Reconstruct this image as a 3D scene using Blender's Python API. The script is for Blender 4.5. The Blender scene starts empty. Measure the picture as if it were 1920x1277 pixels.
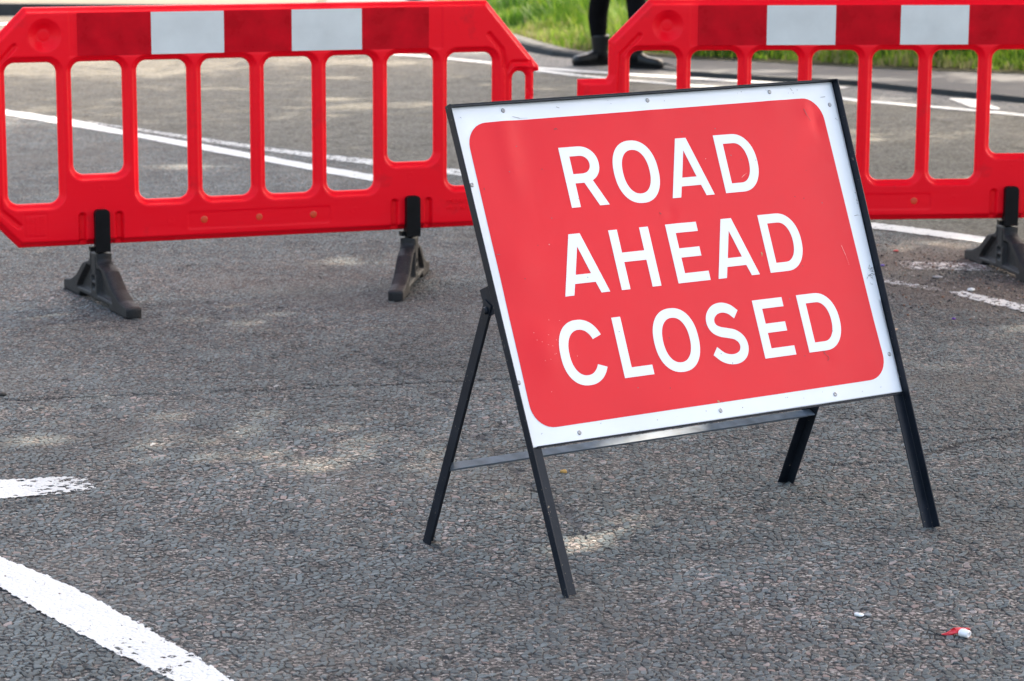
import bpy, math, random
import numpy as np
from mathutils import Vector, Matrix
from mathutils.geometry import tessellate_polygon
random.seed(7); rng = np.random.default_rng(7)
S = bpy.context.scene
COL = S.collection
R = math.radians

# ---------------------------------------------------------------- helpers
def mesh_np(name, verts, faces, mats=(), parent=None, smooth=False, fmat=None):
    me = bpy.data.meshes.new(name)
    verts = np.asarray(verts, dtype=np.float32); faces = np.asarray(faces, dtype=np.int32)
    me.vertices.add(len(verts)); me.vertices.foreach_set('co', verts.ravel())
    n = faces.shape[1]
    me.loops.add(faces.size); me.loops.foreach_set('vertex_index', faces.ravel())
    me.polygons.add(len(faces))
    me.polygons.foreach_set('loop_start', np.arange(0, faces.size, n, dtype=np.int32))
    me.polygons.foreach_set('loop_total', np.full(len(faces), n, dtype=np.int32))
    if smooth: me.polygons.foreach_set('use_smooth', np.ones(len(faces), dtype=bool))
    if fmat is not None: me.polygons.foreach_set('material_index', np.asarray(fmat, dtype=np.int32))
    me.update(calc_edges=True); me.validate()
    for m in (mats if isinstance(mats, (list, tuple)) else [mats]): me.materials.append(m)
    o = bpy.data.objects.new(name, me); COL.objects.link(o); o.parent = parent
    return o

class MB:
    def __init__(s): s.v = []; s.f = []; s.m = []
    def add(s, vs, fs, mi=0):
        b = len(s.v); s.v += [tuple(v) for v in vs]; s.f += [tuple(b+i for i in f) for f in fs]; s.m += [mi]*len(fs)
    def prism(s, A, B, e1, e2, poly, mi=0):
        A, B, e1, e2 = Vector(A), Vector(B), Vector(e1), Vector(e2); n = len(poly)
        vs = [A+e1*p+e2*q for p, q in poly]+[B+e1*p+e2*q for p, q in poly]
        fs = [(i, (i+1) % n, n+(i+1) % n, n+i) for i in range(n)]
        for off, flip in ((0, True), (n, False)):
            for t in tessellate_polygon([[Vector((p, q, 0)) for p, q in poly]]):
                fs.append(tuple(off+i for i in (t[::-1] if flip else t)))
        s.add(vs, fs, mi)
    def box(s, c, x, y, z, ax=None, mi=0):
        X, Y, Z = ax or (Vector((1, 0, 0)), Vector((0, 1, 0)), Vector((0, 0, 1))); c = Vector(c)
        s.prism(c-Z*z/2, c+Z*z/2, X, Y, [(-x/2, -y/2), (x/2, -y/2), (x/2, y/2), (-x/2, y/2)], mi)
    def lathe(s, c, axis, prof, n=16, mi=0):
        axis = Vector(axis).normalized(); a = axis.orthogonal().normalized(); b = axis.cross(a); c = Vector(c)
        vs = []; fs = []
        for r, h in prof:
            for k in range(n):
                t = 2*math.pi*k/n; vs.append(c+axis*h+(a*math.cos(t)+b*math.sin(t))*r)
        for i in range(len(prof)-1):
            for k in range(n): fs.append((i*n+k, i*n+(k+1) % n, (i+1)*n+(k+1) % n, (i+1)*n+k))
        fs.append(tuple(range(n))[::-1]); fs.append(tuple((len(prof)-1)*n+k for k in range(n)))
        s.add(vs, fs, mi)
    def build(s, name, mats, parent=None, smooth=False, bevel=0, seg=2, recalc=True):
        me = bpy.data.meshes.new(name); me.from_pydata([tuple(v) for v in s.v], [], s.f)
        for m in (mats if isinstance(mats, (list, tuple)) else [mats]): me.materials.append(m)
        me.polygons.foreach_set('material_index', s.m)
        if recalc:
            import bmesh
            bm = bmesh.new(); bm.from_mesh(me); bmesh.ops.recalc_face_normals(bm, faces=bm.faces); bm.to_mesh(me); bm.free()
        if smooth: me.polygons.foreach_set('use_smooth', [True]*len(me.polygons))
        me.update(); o = bpy.data.objects.new(name, me); COL.objects.link(o); o.parent = parent
        if bevel:
            b = o.modifiers.new('b', 'BEVEL'); b.width = bevel; b.segments = seg; b.limit_method = 'ANGLE'; b.harden_normals = False
        return o

def tag(o, label=None, cat=None, group=None, kind=None):
    if label: o['label'] = label
    if cat: o['category'] = cat
    if group: o['group'] = group
    if kind: o['kind'] = kind
    return o
def empty(name, loc, rz=0):
    o = bpy.data.objects.new(name, None); COL.objects.link(o); o.location = loc; o.rotation_euler = (0, 0, rz)
    o.empty_display_size = .1
    return o

# ---------------------------------------------------------------- node helper
class NT:
    def __init__(s, name, world=False):
        if world:
            s.t = world.node_tree
        else:
            s.m = bpy.data.materials.new(name); s.m.use_nodes = True; s.t = s.m.node_tree
        s.t.nodes.clear()
    def n(s, typ, ins=None, **kw):
        nd = s.t.nodes.new(typ)
        for k, v in kw.items(): setattr(nd, k, v)
        for k, v in (ins or {}).items():
            sk = nd.inputs[k]
            if isinstance(v, bpy.types.NodeSocket): s.t.links.new(v, sk)
            elif hasattr(v, 'outputs'): s.t.links.new(v.outputs[0], sk)
            else: sk.default_value = v
        return nd
    def math(s, op, a, b=0., c=0., clamp=False):
        return s.n('ShaderNodeMath', {0: a, 1: b, 2: c}, operation=op, use_clamp=clamp).outputs[0]
    def mix(s, f, a, b, bt='MIX'):
        nd = s.t.nodes.new('ShaderNodeMix'); nd.data_type = 'RGBA'; nd.blend_type = bt; nd.clamp_factor = True
        for i, v in ((0, f), (6, a), (7, b)):
            if isinstance(v, bpy.types.NodeSocket): s.t.links.new(v, nd.inputs[i])
            else: nd.inputs[i].default_value = v if i == 0 else (tuple(v)+(1,))[:4]
        return nd.outputs[2]
    def ramp(s, f, stops):
        nd = s.n('ShaderNodeValToRGB', {0: f}); e = nd.color_ramp.elements
        while len(e) < len(stops): e.new(.5)
        for i, (p, c) in enumerate(stops):
            e[i].position = p; e[i].color = (tuple(c)+(1,))[:4] if not isinstance(c, (int, float)) else (c, c, c, 1)
        return nd.outputs[0]
    def sstep(s, x, a, b):
        return s.n('ShaderNodeMapRange', {0: x, 1: a, 2: b, 3: 0., 4: 1.}, interpolation_type='SMOOTHSTEP').outputs[0]
    def lin(s, x, a, b, c=0., d=1.):
        return s.n('ShaderNodeMapRange', {0: x, 1: a, 2: b, 3: c, 4: d}).outputs[0]
    def noise(s, co, scale, detail=3, rough=.55, dim='3D'):
        return s.n('ShaderNodeTexNoise', {'Vector': co, 'Scale': scale, 'Detail': detail, 'Roughness': rough}, noise_dimensions=dim).outputs[0]
    def vor(s, co, scale, feature='F1', rnd=1.):
        return s.n('ShaderNodeTexVoronoi', {'Vector': co, 'Scale': scale, 'Randomness': rnd}, voronoi_dimensions='2D', feature=feature)
    def out(s, surf, disp=None):
        o = s.n('ShaderNodeOutputMaterial', {'Surface': surf})
        if disp is not None: s.t.links.new(disp, o.inputs['Displacement'])
        return s.m

def simple(name, col, rough=.5, spec=.5, metal=0, nscale=0, namp=0, bump=0, bscale=200, coat=0, sheen=0):
    t = NT(name); co = t.n('ShaderNodeTexCoord').outputs['Object']
    c = (tuple(col)+(1,))[:4]; base = c
    ins = {'Roughness': rough, 'Metallic': metal, 'Specular IOR Level': spec, 'Coat Weight': coat, 'Coat Roughness': .15}
    if nscale:
        n = t.noise(co, nscale, 4); k = t.lin(n, .3, .7, 1-namp, 1+namp)
        base = t.n('ShaderNodeVectorMath', {0: c[:3], 'Scale': k}, operation='SCALE').outputs[0]
        ins['Roughness'] = t.lin(n, .3, .7, rough-.06, rough+.1)
    ins['Base Color'] = base
    if bump:
        ins['Normal'] = t.n('ShaderNodeBump', {'Strength': 1., 'Distance': bump, 'Height': t.noise(co, bscale, 3)}).outputs[0]
    return t.out(t.n('ShaderNodeBsdfPrincipled', ins).outputs[0])

# ---------------------------------------------------------------- camera (solved from the photograph)
CH = 1.5217; PITCH = .1858; ROLL = -.0053; F = 4852.8
cam_d = bpy.data.cameras.new('camera'); cam = bpy.data.objects.new('camera', cam_d); COL.objects.link(cam)
cam_d.sensor_width = 36; cam_d.lens = F*36/1920; cam_d.clip_end = 2000; cam_d.clip_start = .1
cam.matrix_world = Matrix.Translation((0, 0, CH)) @ Matrix.Rotation(math.pi/2-PITCH, 4, 'X') @ Matrix.Rotation(-ROLL, 4, 'Z')
cam_d.dof.use_dof = True; cam_d.dof.focus_distance = 5.9; cam_d.dof.aperture_fstop = 9.
S.camera = cam
def ray(px, py):
    r2 = (px-960)/F; u2 = -(py-638.5)/F; c, s = math.cos(-ROLL), math.sin(-ROLL)
    r = r2*c-u2*s; u = r2*s+u2*c; c, s = math.cos(PITCH), math.sin(PITCH)
    return Vector((r, c+u*s, -s+u*c))
def gnd(px, py, z=0.):                 # survey point: where a point of the photo lies on the ground
    d = ray(px, py); t = (z-CH)/d.z; return Vector((d.x*t, d.y*t, z))

# ---------------------------------------------------------------- light
SUN_EL, SUN_AZ = R(50), R(45)          # azimuth clockwise from +Y
w = bpy.data.worlds.new('World'); S.world = w; w.use_nodes = True
t = NT('', w)
sky = t.n('ShaderNodeTexSky', sky_type='NISHITA', sun_disc=False, sun_elevation=SUN_EL, sun_rotation=SUN_AZ,
          air_density=1.0, dust_density=4.5, ozone_density=.6)
hz_ = t.n('ShaderNodeVectorMath', {0: sky, 1: (1.10, 1.0, .88)}, operation='MULTIPLY')      # whitish haze over the blue
bg = t.n('ShaderNodeBackground', {'Color': hz_, 'Strength': .13})
t.n('ShaderNodeOutputWorld', {'Surface': bg})
sd = bpy.data.lights.new('sun', 'SUN'); so = bpy.data.objects.new('sun', sd); COL.objects.link(so)
sd.energy = 3.1; sd.angle = R(.6); sd.color = (1, .88, .72)
sdir = Vector((math.sin(SUN_AZ)*math.cos(SUN_EL), math.cos(SUN_AZ)*math.cos(SUN_EL), math.sin(SUN_EL)))
so.rotation_euler = sdir.to_track_quat('Z', 'Y').to_euler(); so.location = sdir*30
S.view_settings.view_transform = 'Standard'; S.view_settings.look = 'None'; S.view_settings.exposure = 2.42
S.cycles.max_bounces = 5; S.cycles.diffuse_bounces = 3; S.cycles.glossy_bounces = 3; S.cycles.transmission_bounces = 3; S.cycles.transparent_max_bounces = 8
S.view_settings.gamma = 1; S.view_settings.use_curve_mapping = False

# ---------------------------------------------------------------- asphalt and paint
def line_side(t, P, x0, y0, x1, y1, w=.02):
    # smooth 0..1 mask, 1 to the left of the directed line
    dx, dy = x1-x0, y1-y0; L = math.hypot(dx, dy); nx, ny = -dy/L, dx/L
    d = t.math('ADD', t.math('ADD', t.math('MULTIPLY', P[0], nx), t.math('MULTIPLY', P[1], ny)), -(x0*nx+y0*ny))
    return d
def stones(t):
    """shared chipping pattern: returns coords, (height 0..1, per-stone colour, gap mask, cells)"""
    co = t.n('ShaderNodeNewGeometry').outputs['Position']
    sx = t.n('ShaderNodeSeparateXYZ', {0: co}); P = (sx.outputs[0], sx.outputs[1])
    flat = t.n('ShaderNodeCombineXYZ', {0: P[0], 1: P[1], 2: 0.}).outputs[0]
    wob = t.n('ShaderNodeTexNoise', {'Vector': flat, 'Scale': 45., 'Detail': 1.}).outputs[1]
    wv = t.n('ShaderNodeVectorMath', {0: wob, 1: (.5, .5, .5)}, operation='SUBTRACT').outputs[0]
    wco = t.n('ShaderNodeVectorMath', {0: wv, 1: (.0035, .0035, 0), 2: flat}, operation='MULTIPLY_ADD').outputs[0]
    e = t.vor(wco, 63., 'DISTANCE_TO_EDGE').outputs['Distance']
    c = t.vor(wco, 63.); cell = t.n('ShaderNodeSeparateColor', {0: c.outputs['Color']}).outputs
    return dict(t=t, pos=c.outputs['Position'], cvec=c.outputs['Color'], co=co, flat=flat, P=P, e=e, cell=cell, wco=wco)

def make_road():
    t = NT('worn_asphalt'); s = stones(t); P, e, cell, flat = s['P'], s['e'], s['cell'], s['flat']
    dist = P[1]
    big = t.noise(flat, 1.1, 4, .6); med = t.noise(flat, 5., 4, .65); mic = t.noise(flat, 420., 2, .7); fine = t.noise(flat, 130., 3, .7)
    # lane beyond the double line: smoother brown-grey surface
    lane = line_side(t, P, -2.385, 14.73, 2.0, 10.22)
    lanem = t.sstep(t.math('ADD', lane, t.math('MULTIPLY', t.math('SUBTRACT', med, .5), .06)), -.02, .05)
    pm = t.math('ADD', line_side(t, P, -1.441, 7.132, .2, 7.50), t.math('MULTIPLY', t.math('SUBTRACT', med, .5), .07))
    fore = t.sstep(t.math('ADD', line_side(t, P, -.60, 4.63, -1.05, 5.20), t.math('MULTIPLY', t.math('SUBTRACT', med, .5), .1)), -.03, .04)   # coarse surface beyond the near line
    upper = t.sstep(pm, -.02, .03)              # patch further up: fewer pink stones
    # how proud the stones stand: patchy fretting
    bury = t.sstep(t.math('ADD', cell[1], t.math('ADD',  t.math('MULTIPLY', t.math('SUBTRACT', med, .5), 1.7), t.math('MULTIPLY', fore, .35))), .38, .45)
    gap = t.sstep(e, .075, .12)
    hh = t.math('MULTIPLY', gap, bury)
    tl = t.n('ShaderNodeVectorMath', {0: s['wco'], 1: s['pos']}, operation='SUBTRACT').outputs[0]
    rv = t.n('ShaderNodeVectorMath', {0: s['cvec'], 1: (.5, .5, .5)}, operation='SUBTRACT').outputs[0]
    tilt = t.n('ShaderNodeVectorMath', {0: tl, 1: rv}, operation='DOT_PRODUCT').outputs[1]
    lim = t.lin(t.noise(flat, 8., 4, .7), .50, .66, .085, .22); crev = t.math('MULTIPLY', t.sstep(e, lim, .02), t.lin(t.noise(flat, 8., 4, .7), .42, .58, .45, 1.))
    # colours
    grey = t.ramp(cell[0], [(0, (.0270, .0354, .0386)), (.3, (.0524, .0664, .0700)), (.75, (.0747, .0923, .0951)), (1, (.1192, .1405, .1417))])
    pinkt = t.math('SUBTRACT', .985, t.math('MULTIPLY', t.math('SUBTRACT', big, .45), .5))
    pinkt = t.math('ADD', pinkt, t.math('ADD', t.math('MULTIPLY', upper, .10), t.math('MULTIPLY', fore, .07)))
    pinkm = t.math('GREATER_THAN', cell[2], pinkt)
    pink = t.ramp(cell[0], [(0, (.1436, .1040, .0914)), (.6, (.1894, .1481, .1354)), (1, (.2444, .2205, .2079))])
    st = t.mix(pinkm, grey, pink)
    st = t.mix(t.math('GREATER_THAN', t.math('MULTIPLY', cell[0], cell[1]), .985), st, (.34, .33, .31))
    # matrix: tar with fine grit
    g2 = t.vor(flat, 175.); g2c = t.n('ShaderNodeSeparateColor', {0: g2.outputs['Color']}).outputs
    mtx = t.ramp(g2c[0], [(0, (.0155, .0169, .0172)), (.38, (.0466, .0472, .0447)), (.58, (.1203, .1028, .0911)), (.84, (.2097, .1812, .1634)), (1, (.3262, .3160, .2922))])
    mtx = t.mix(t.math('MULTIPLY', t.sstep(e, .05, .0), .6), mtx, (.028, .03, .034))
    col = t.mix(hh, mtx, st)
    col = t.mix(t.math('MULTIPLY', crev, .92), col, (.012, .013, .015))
    # brown silt lying in patches
    silt = t.math('MULTIPLY', t.sstep(t.noise(flat, .75, 5, .62), .50, .68), .5)
    col = t.mix(silt, col, t.ramp(fine, [(.3, (.0595, .0525, .0455)), (.7, (.1400, .1225, .1050))]))
    # dirt drift by the right-hand markings
    dx = t.math('MULTIPLY', t.math('SUBTRACT', P[0], 1.75), 1.6); dy = t.math('MULTIPLY', t.math('SUBTRACT', P[1], 9.45), 1.05)
    rr = t.math('SQRT', t.math('ADD', t.math('MULTIPLY', dx, dx), t.math('MULTIPLY', dy, dy)))
    rr = t.math('ADD', rr, t.math('MULTIPLY', t.math('SUBTRACT', med, .5), 1.1))
    drift = t.math('MULTIPLY', t.sstep(rr, 1.02, .55), t.math('SUBTRACT', 1., lanem))
    col = t.mix(t.math('MULTIPLY', drift, .85), col, t.ramp(fine, [(.25, (.0562, .0450, .0375)), (.6, (.1275, .1050, .0863)), (.8, (.2250, .1800, .1425))]))
    # cracks
    def crack(pts, wd):
        m = None
        for (x0, y0), (x1, y1) in zip(pts[:-1], pts[1:]):
            dx, dy = x1-x0, y1-y0; L = math.hypot(dx, dy); ux, uy = dx/L, dy/L
            al = t.math('ADD', t.math('ADD', t.math('MULTIPLY', s['P'][0], ux), t.math('MULTIPLY', P[1], uy)), -(x0*ux+y0*uy))
            pe = line_side(t, P, x0, y0, x1, y1)
            pe = t.math('ABSOLUTE', t.math('ADD', pe, t.math('MULTIPLY', t.math('SUBTRACT', t.noise(flat, 9., 5, .7), .5), .10)))
            k = t.math('MULTIPLY', t.sstep(pe, wd, wd*.3), t.math('MULTIPLY', t.sstep(al, -.03, .03), t.sstep(al, L+.03, L-.03)))
            m = k if m is None else t.math('MAXIMUM', m, k)
        return m
    c1 = crack([(-1.441, 7.132), (-.782, 7.289), (.3, 7.54)], .013)
    c2 = crack([(.80, 6.40), (1.011, 6.452), (1.194, 6.66), (1.40, 6.80)], .012)
    c3 = crack([(.94, 6.80), (1.212, 6.832), (1.6, 6.79)], .012)
    c4 = crack([(-.62, 8.2), (-.24, 7.35), (-.1, 6.75), (.18, 5.7)], .03)
    ck = t.math('MAXIMUM', t.math('MAXIMUM', c1, c2), c3)
    ck = t.math('MULTIPLY', ck, t.sstep(t.noise(flat, 6., 2), .24, .42))
    c4 = t.math('MULTIPLY', c4, t.sstep(t.noise(flat, 11., 3), .46, .58))
    ck = t.math('MAXIMUM', ck, t.math('MULTIPLY', c4, .8), clamp=True)
    # pits: groups of missing stones
    pit = t.sstep(t.noise(flat, 11., 4, .65), .62, .70); ck2 = t.math('MAXIMUM', ck, t.math('MULTIPLY', pit, .75), clamp=True)
    col = t.mix(ck2, col, (.035, .035, .037))
    # brightness mottling as dust / wear
    mot = t.lin(t.math('ADD', t.math('MULTIPLY', big, .6), t.math('MULTIPLY', med, .4)), .36, .64, .68, 1.20)
    col = t.n('ShaderNodeVectorMath', {0: col, 'Scale': mot}, operation='SCALE').outputs[0]
    col = t.n('ShaderNodeVectorMath', {0: col, 'Scale': t.lin(upper, 0, 1, 1.10, 1.02)}, operation='SCALE').outputs[0]
    # far lane
    l2 = t.vor(flat, 120.); l2c = t.n('ShaderNodeSeparateColor', {0: l2.outputs['Color']}).outputs
    lc = t.ramp(l2c[0], [(0, (.0253, .0233, .0177)), (.45, (.0507, .0464, .0340)), (.8, (.0741, .0666, .0488)), (1, (.1218, .1109, .0813))])
    streak = t.noise(t.n('ShaderNodeVectorMath', {0: flat, 1: (.5, 2.2, 1)}, operation='MULTIPLY').outputs[0], 1.3, 5, .6)
    lc = t.n('ShaderNodeVectorMath', {0: lc, 'Scale': t.lin(streak, .3, .7, .78, 1.18)}, operation='SCALE').outputs[0]
    beyond = line_side(t, P, -.87, 19.9, 3.06, 15.44)
    lc = t.mix(t.sstep(beyond, 0, .05), lc, t.ramp(l2c[0], [(0, (.0360, .0396, .0432)), (.6, (.0720, .0756, .0756)), (1, (.1584, .1512, .1440))]))
    col = t.mix(lanem, col, lc)
    rough = t.lin(hh, 0, 1, .93, .62)
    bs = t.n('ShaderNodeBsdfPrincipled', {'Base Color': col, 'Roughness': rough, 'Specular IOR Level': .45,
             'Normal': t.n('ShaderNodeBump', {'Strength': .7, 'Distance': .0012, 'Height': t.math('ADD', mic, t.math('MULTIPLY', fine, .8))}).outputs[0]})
    # displacement (metres)
    near = t.math('SUBTRACT', 1., lanem)
    dome = t.sstep(e, .03, .17)
    h = t.math('MULTIPLY', t.math('MULTIPLY', dome, t.math('ADD', .45, t.math('MULTIPLY', cell[1], .55))), .0038)
    h = t.math('ADD', h, t.math('MULTIPLY', t.math('MULTIPLY', tilt, dome), .40))
    h = t.math('MULTIPLY', h, t.lin(fore, 0, 1, 1., 1.25))
    h = t.math('MULTIPLY', h, t.lin(bury, 0, 1, .35, 1))
    h = t.math('ADD', t.math('MULTIPLY', h, near), t.math('MULTIPLY', t.math('MULTIPLY', l2.outputs['Distance'], -.0015), lanem))
    h = t.math('ADD', h, t.math('MULTIPLY', t.math('SUBTRACT', med, .5), .006))
    h = t.math('SUBTRACT', h, t.math('MULTIPLY', ck2, .006))
    h = t.math('ADD', h, t.math('MULTIPLY', fine, .0012))
    dn = t.n('ShaderNodeDisplacement', {'Height': h, 'Midlevel': 0., 'Scale': 1.}).outputs[0]
    m = t.out(bs.outputs[0], dn); m.displacement_method = 'BOTH'
    return m

def make_paint():
    """thermoplastic line paint laid over the chippings; 'uvw' = (across -1..1, along m, wear 0..1)"""
    t = NT('line_paint'); s = stones(t); P, e, cell, flat = s['P'], s['e'], s['cell'], s['flat']
    a = t.n('ShaderNodeAttribute', attribute_name='uvw'); u = t.n('ShaderNodeSeparateXYZ', {0: a.outputs['Vector']}).outputs
    med = t.noise(flat, 5., 4, .65); rag = t.noise(flat, 60., 3, .7); fine = t.noise(flat, 130., 3, .7)
    # edge distance in metres is stored in x (positive inside)
    ed = t.math('ADD', u[0], t.math('MULTIPLY', t.math('SUBTRACT', cell[1], .5), .009))
    ed = t.math('ADD', ed, t.math('MULTIPLY', t.math('SUBTRACT', rag, .5), .01))
    inside = t.sstep(ed, -.001, .001)
    # worn: stones poke through where wear is high
    wn = t.math('ADD', t.math('ADD', t.math('MULTIPLY', cell[0], .55), t.math('MULTIPLY', rag, .5)), t.math('MULTIPLY', t.math('SUBTRACT', med, .5), .5))
    bare = t.math('LESS_THAN', wn, u[2])
    vis = t.math('MULTIPLY', inside, t.math('SUBTRACT', 1., t.math('MULTIPLY', bare, t.sstep(e, .02, .08))))
    grime = t.lin(t.math('ADD', t.math('MULTIPLY', fine, .6), t.math('MULTIPLY', med, .4)), .3, .7, .80, 1.05)
    grime = t.math('MULTIPLY', grime, t.lin(t.sstep(e, 0, .05), 0, 1, .9, 1))
    grime = t.math('MULTIPLY', grime, t.lin(u[2], .2, .7, 1., .72))
    col = t.n('ShaderNodeVectorMath', {0: (.62, .62, .60), 'Scale': grime}, operation='SCALE').outputs[0]
    bs = t.n('ShaderNodeBsdfPrincipled', {'Base Color': col, 'Roughness': .6, 'Specular IOR Level': .4,
             'Normal': t.n('ShaderNodeBump', {'Strength': .6, 'Distance': .001, 'Height': fine}).outputs[0]})
    mx = t.n('ShaderNodeMixShader', {0: vis, 1: t.n('ShaderNodeBsdfTransparent').outputs[0], 2: bs.outputs[0]})
    dome = t.sstep(e, .02, .30)
    h = t.math('MULTIPLY', t.math('MULTIPLY', dome, t.math('ADD', .45, t.math('MULTIPLY', cell[1], .55))), .0018)
    h = t.math('ADD', h, t.math('MULTIPLY', t.math('SUBTRACT', med, .5), .006))
    h = t.math('ADD', h, .0026)
    dn = t.n('ShaderNodeDisplacement', {'Height': h, 'Midlevel': 0., 'Scale': 1.}).outputs[0]
    m = t.out(mx.outputs[0], dn); m.displacement_method = 'BOTH'
    return m
M_road = make_road(); M_paint = make_paint()

def build_ground():
    ys = [4.15]
    while ys[-1] < 34: y = ys[-1]; ys.append(y+(.0036 if y < 6.6 else .0036*(y/6.6)**2.2))
    ys = np.array(ys); nu = 1080; us = np.linspace(-1, 1, nu)
    Y = np.repeat(ys[:, None], nu, 1); X = us[None, :]*(.215*Y+.42)
    v = np.stack([X, Y, np.zeros_like(X)], -1).reshape(-1, 3)
    i = np.arange(len(ys)-1)[:, None]*nu+np.arange(nu-1)[None, :]
    f = np.stack([i, i+1, i+nu+1, i+nu], -1).reshape(-1, 4)
    o = mesh_np('road', v, f, M_road, smooth=True); tag(o, kind='structure')
    # the same surface carried on to the horizon, a few mm lower
    v = [(-400, -60, -.012), (400, -60, -.012), (400, 900, -.012), (-400, 900, -.012)]
    far = simple('ground_far', (.11, .11, .108), .9, nscale=3, namp=.2)
    tag(mesh_np('ground', v, [(0, 1, 2, 3)], far), kind='structure')
build_ground()

def marking(name, left, right, wear, step=.006, capA=True, capB=True):
    """strip between two polylines (ground points); wear: list along 0..1"""
    L = [Vector(p[:2]) for p in left]; Rr = [Vector(p[:2]) for p in right]
    def samp(pl, n):
        d = [0]
        for a, b in zip(pl[:-1], pl[1:]): d.append(d[-1]+(b-a).length)
        out = []
        for k in range(n):
            s = d[-1]*k/(n-1); j = 0
            while j < len(pl)-2 and s > d[j+1]: j += 1
            q = (s-d[j])/max(1e-9, d[j+1]-d[j]); out.append(pl[j].lerp(pl[j+1], q))
        return out, d[-1]
    _, LL = samp(L, 2); dist = (L[0].y+L[-1].y)/2; step = step*max(1, dist/6)
    n = max(4, int(LL/step)); A, _ = samp(L, n); B, _ = samp(Rr, n)
    m = max(6, int((A[n//2]-B[n//2]).length/step)+4)
    mar = .014
    V = []; U = []
    for k in range(n):
        s = k/(n-1); a, b = A[k], B[k]; wd = (b-a).length; d = (b-a)/max(wd, 1e-6)
        wr = np.interp(s, np.linspace(0, 1, len(wear)), wear)
        for j in range(m):
            q = j/(m-1)*(wd+2*mar)-mar; p = a+d*q
            ed = min(q, wd-q)
            if capA: ed = min(ed, s*LL-mar)
            if capB: ed = min(ed, (1-s)*LL-mar)
            V.append((p.x, p.y, .0015)); U.append((ed, s*LL, wr))
    i = (np.arange(n-1)[:, None]*m+np.arange(m-1)[None, :])
    f = np.stack([i, i+1, i+m+1, i+m], -1).reshape(-1, 4)
    o = mesh_np(name, V, f, M_paint, smooth=True)
    a = o.data.attributes.new('uvw', 'FLOAT_VECTOR', 'POINT'); a.data.foreach_set('vector', np.array(U, dtype=np.float32).ravel())
    # faces must look up
    if o.data.polygons[0].normal.z < 0: o.data.flip_normals()
    return tag(o, kind='structure')
def offs(pl, w):
    pl = [Vector(p[:2]) for p in pl]; out = []
    for i, p in enumerate(pl):
        a = pl[max(0, i-1)]; b = pl[min(len(pl)-1, i+1)]; d = (b-a).normalized(); out.append(p+Vector((d.y, -d.x))*w)
    return out
G = lambda *pts: [gnd(*p) for p in pts]
# foreground line and dash
marking('road_marking', G((-60, 1010), (0, 1047), (130, 1100), (260, 1172), (352, 1225), (430, 1277), (520, 1340)),
        G((-60, 1068), (0, 1104), (75, 1150), (200, 1220), (262, 1248), (320, 1277), (395, 1335)), [.04, .07, .09, .22, .27, .14], step=.005, capA=False, capB=False)
marking('road_marking', G((-160, 912), (0, 903), (100, 898), (172, 897)), G((-160, 947), (0, 938), (100, 930), (190, 920)), [.05, .08, .20, .42, .58], step=.005, capA=False)
# double line that opens behind the left barrier
main_u = [(-3.5, 16.05), (-3.036, 15.46), (-2.54, 14.9), (-2.067, 14.19), (-1.69, 13.72), (-1.31, 13.2), (-.96, 12.72), (-.685, 12.39), (0, 11.55), (.9, 10.5)]
main_l = [(-3.42, 15.72), (-2.957, 15.12), (-2.46, 14.50), (-2.029, 13.96), (-1.66, 13.44), (-1.286, 12.95), (-.94, 12.47), (-.67, 12.13), (0, 11.33), (.85, 10.36)]
marking('road_marking', main_u, main_l, [.22, .2, .22, .2, .26, .4], capA=False)
sec_u = [(-2.45, 14.82), (-2.103, 14.43), (-1.72, 14.0), (-1.35, 13.58), (-1.0, 13.23), (-.718, 13.0), (-.324, 12.64), (.4, 11.92), (1.0, 11.32), (1.514, 10.811), (1.754, 10.58), (1.98, 10.33), (2.7, 9.55)]
sec_l = [(-2.42, 14.72), (-2.083, 14.31), (-1.69, 13.82), (-1.33, 13.41), (-.98, 13.03), (-.705, 12.77), (-.318, 12.41), (.38, 11.72), (.97, 11.13), (1.493, 10.637), (1.729, 10.403), (1.92, 10.20), (2.6, 9.42)]
marking('road_marking', sec_u, sec_l, [.55, .5, .42, .38, .3, .25, .22, .2], capB=False)
# worn markings in the dirt to the right
marking('road_marking', [(1.44, 9.76), (1.62, 9.74), (1.84, 9.70)], [(1.47, 9.56), (1.64, 9.54), (1.83, 9.52)], [.66, .60, .66])
marking('road_marking', [(1.35, 9.34), (1.456, 9.22), (1.545, 9.11)], [(1.33, 9.27), (1.44, 9.14), (1.535, 9.05)], [.66, .62, .74])
marking('road_marking', [(1.535, 9.07), (1.606, 9.055), (1.762, 8.80), (2.1, 8.2)], [(1.545, 9.0), (1.60, 8.90), (1.722, 8.68), (2.0, 8.1)], [.50, .36, .3, .28], capB=False)
# far edge lines, kept close to each other
e1 = G((600, 92), (750, 102), (838, 108.5), (920, 117), (1010, 127), (1100, 133.5), (1180, 138.5), (1268, 144.5), (1385, 151), (1500, 158), (1600, 165))
marking('road_marking', e1, offs(e1, .13), [.3, .3, .25, .22, .3], step=.009)
e2 = G((1010, 131), (1090, 141), (1180, 150), (1268, 157), (1400, 168), (1572, 183), (1633, 190), (1716, 197), (1828, 206.5), (1920, 215), (2010, 223))
marking('road_marking', e2, offs(e2, .12), [.3, .35, .25, .25, .25, .25], step=.009, capB=False)
# triangle by the kerb
tp = G((1779, 185), (1828, 186.5), (1879, 206))
marking('road_marking', [tp[0], tp[1], tp[2]], [tp[0]+Vector((-.01, -.03, 0)), gnd(1822, 203), gnd(1872, 207.5)], [.25, .25, .25], step=.009)
# far end of the other carriageway
e3 = G((-60, 46), (0, 45), (30, 43), (200, 37)); marking('road_marking', e3, offs(e3, .16), [.25, .25], step=.012)

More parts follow.
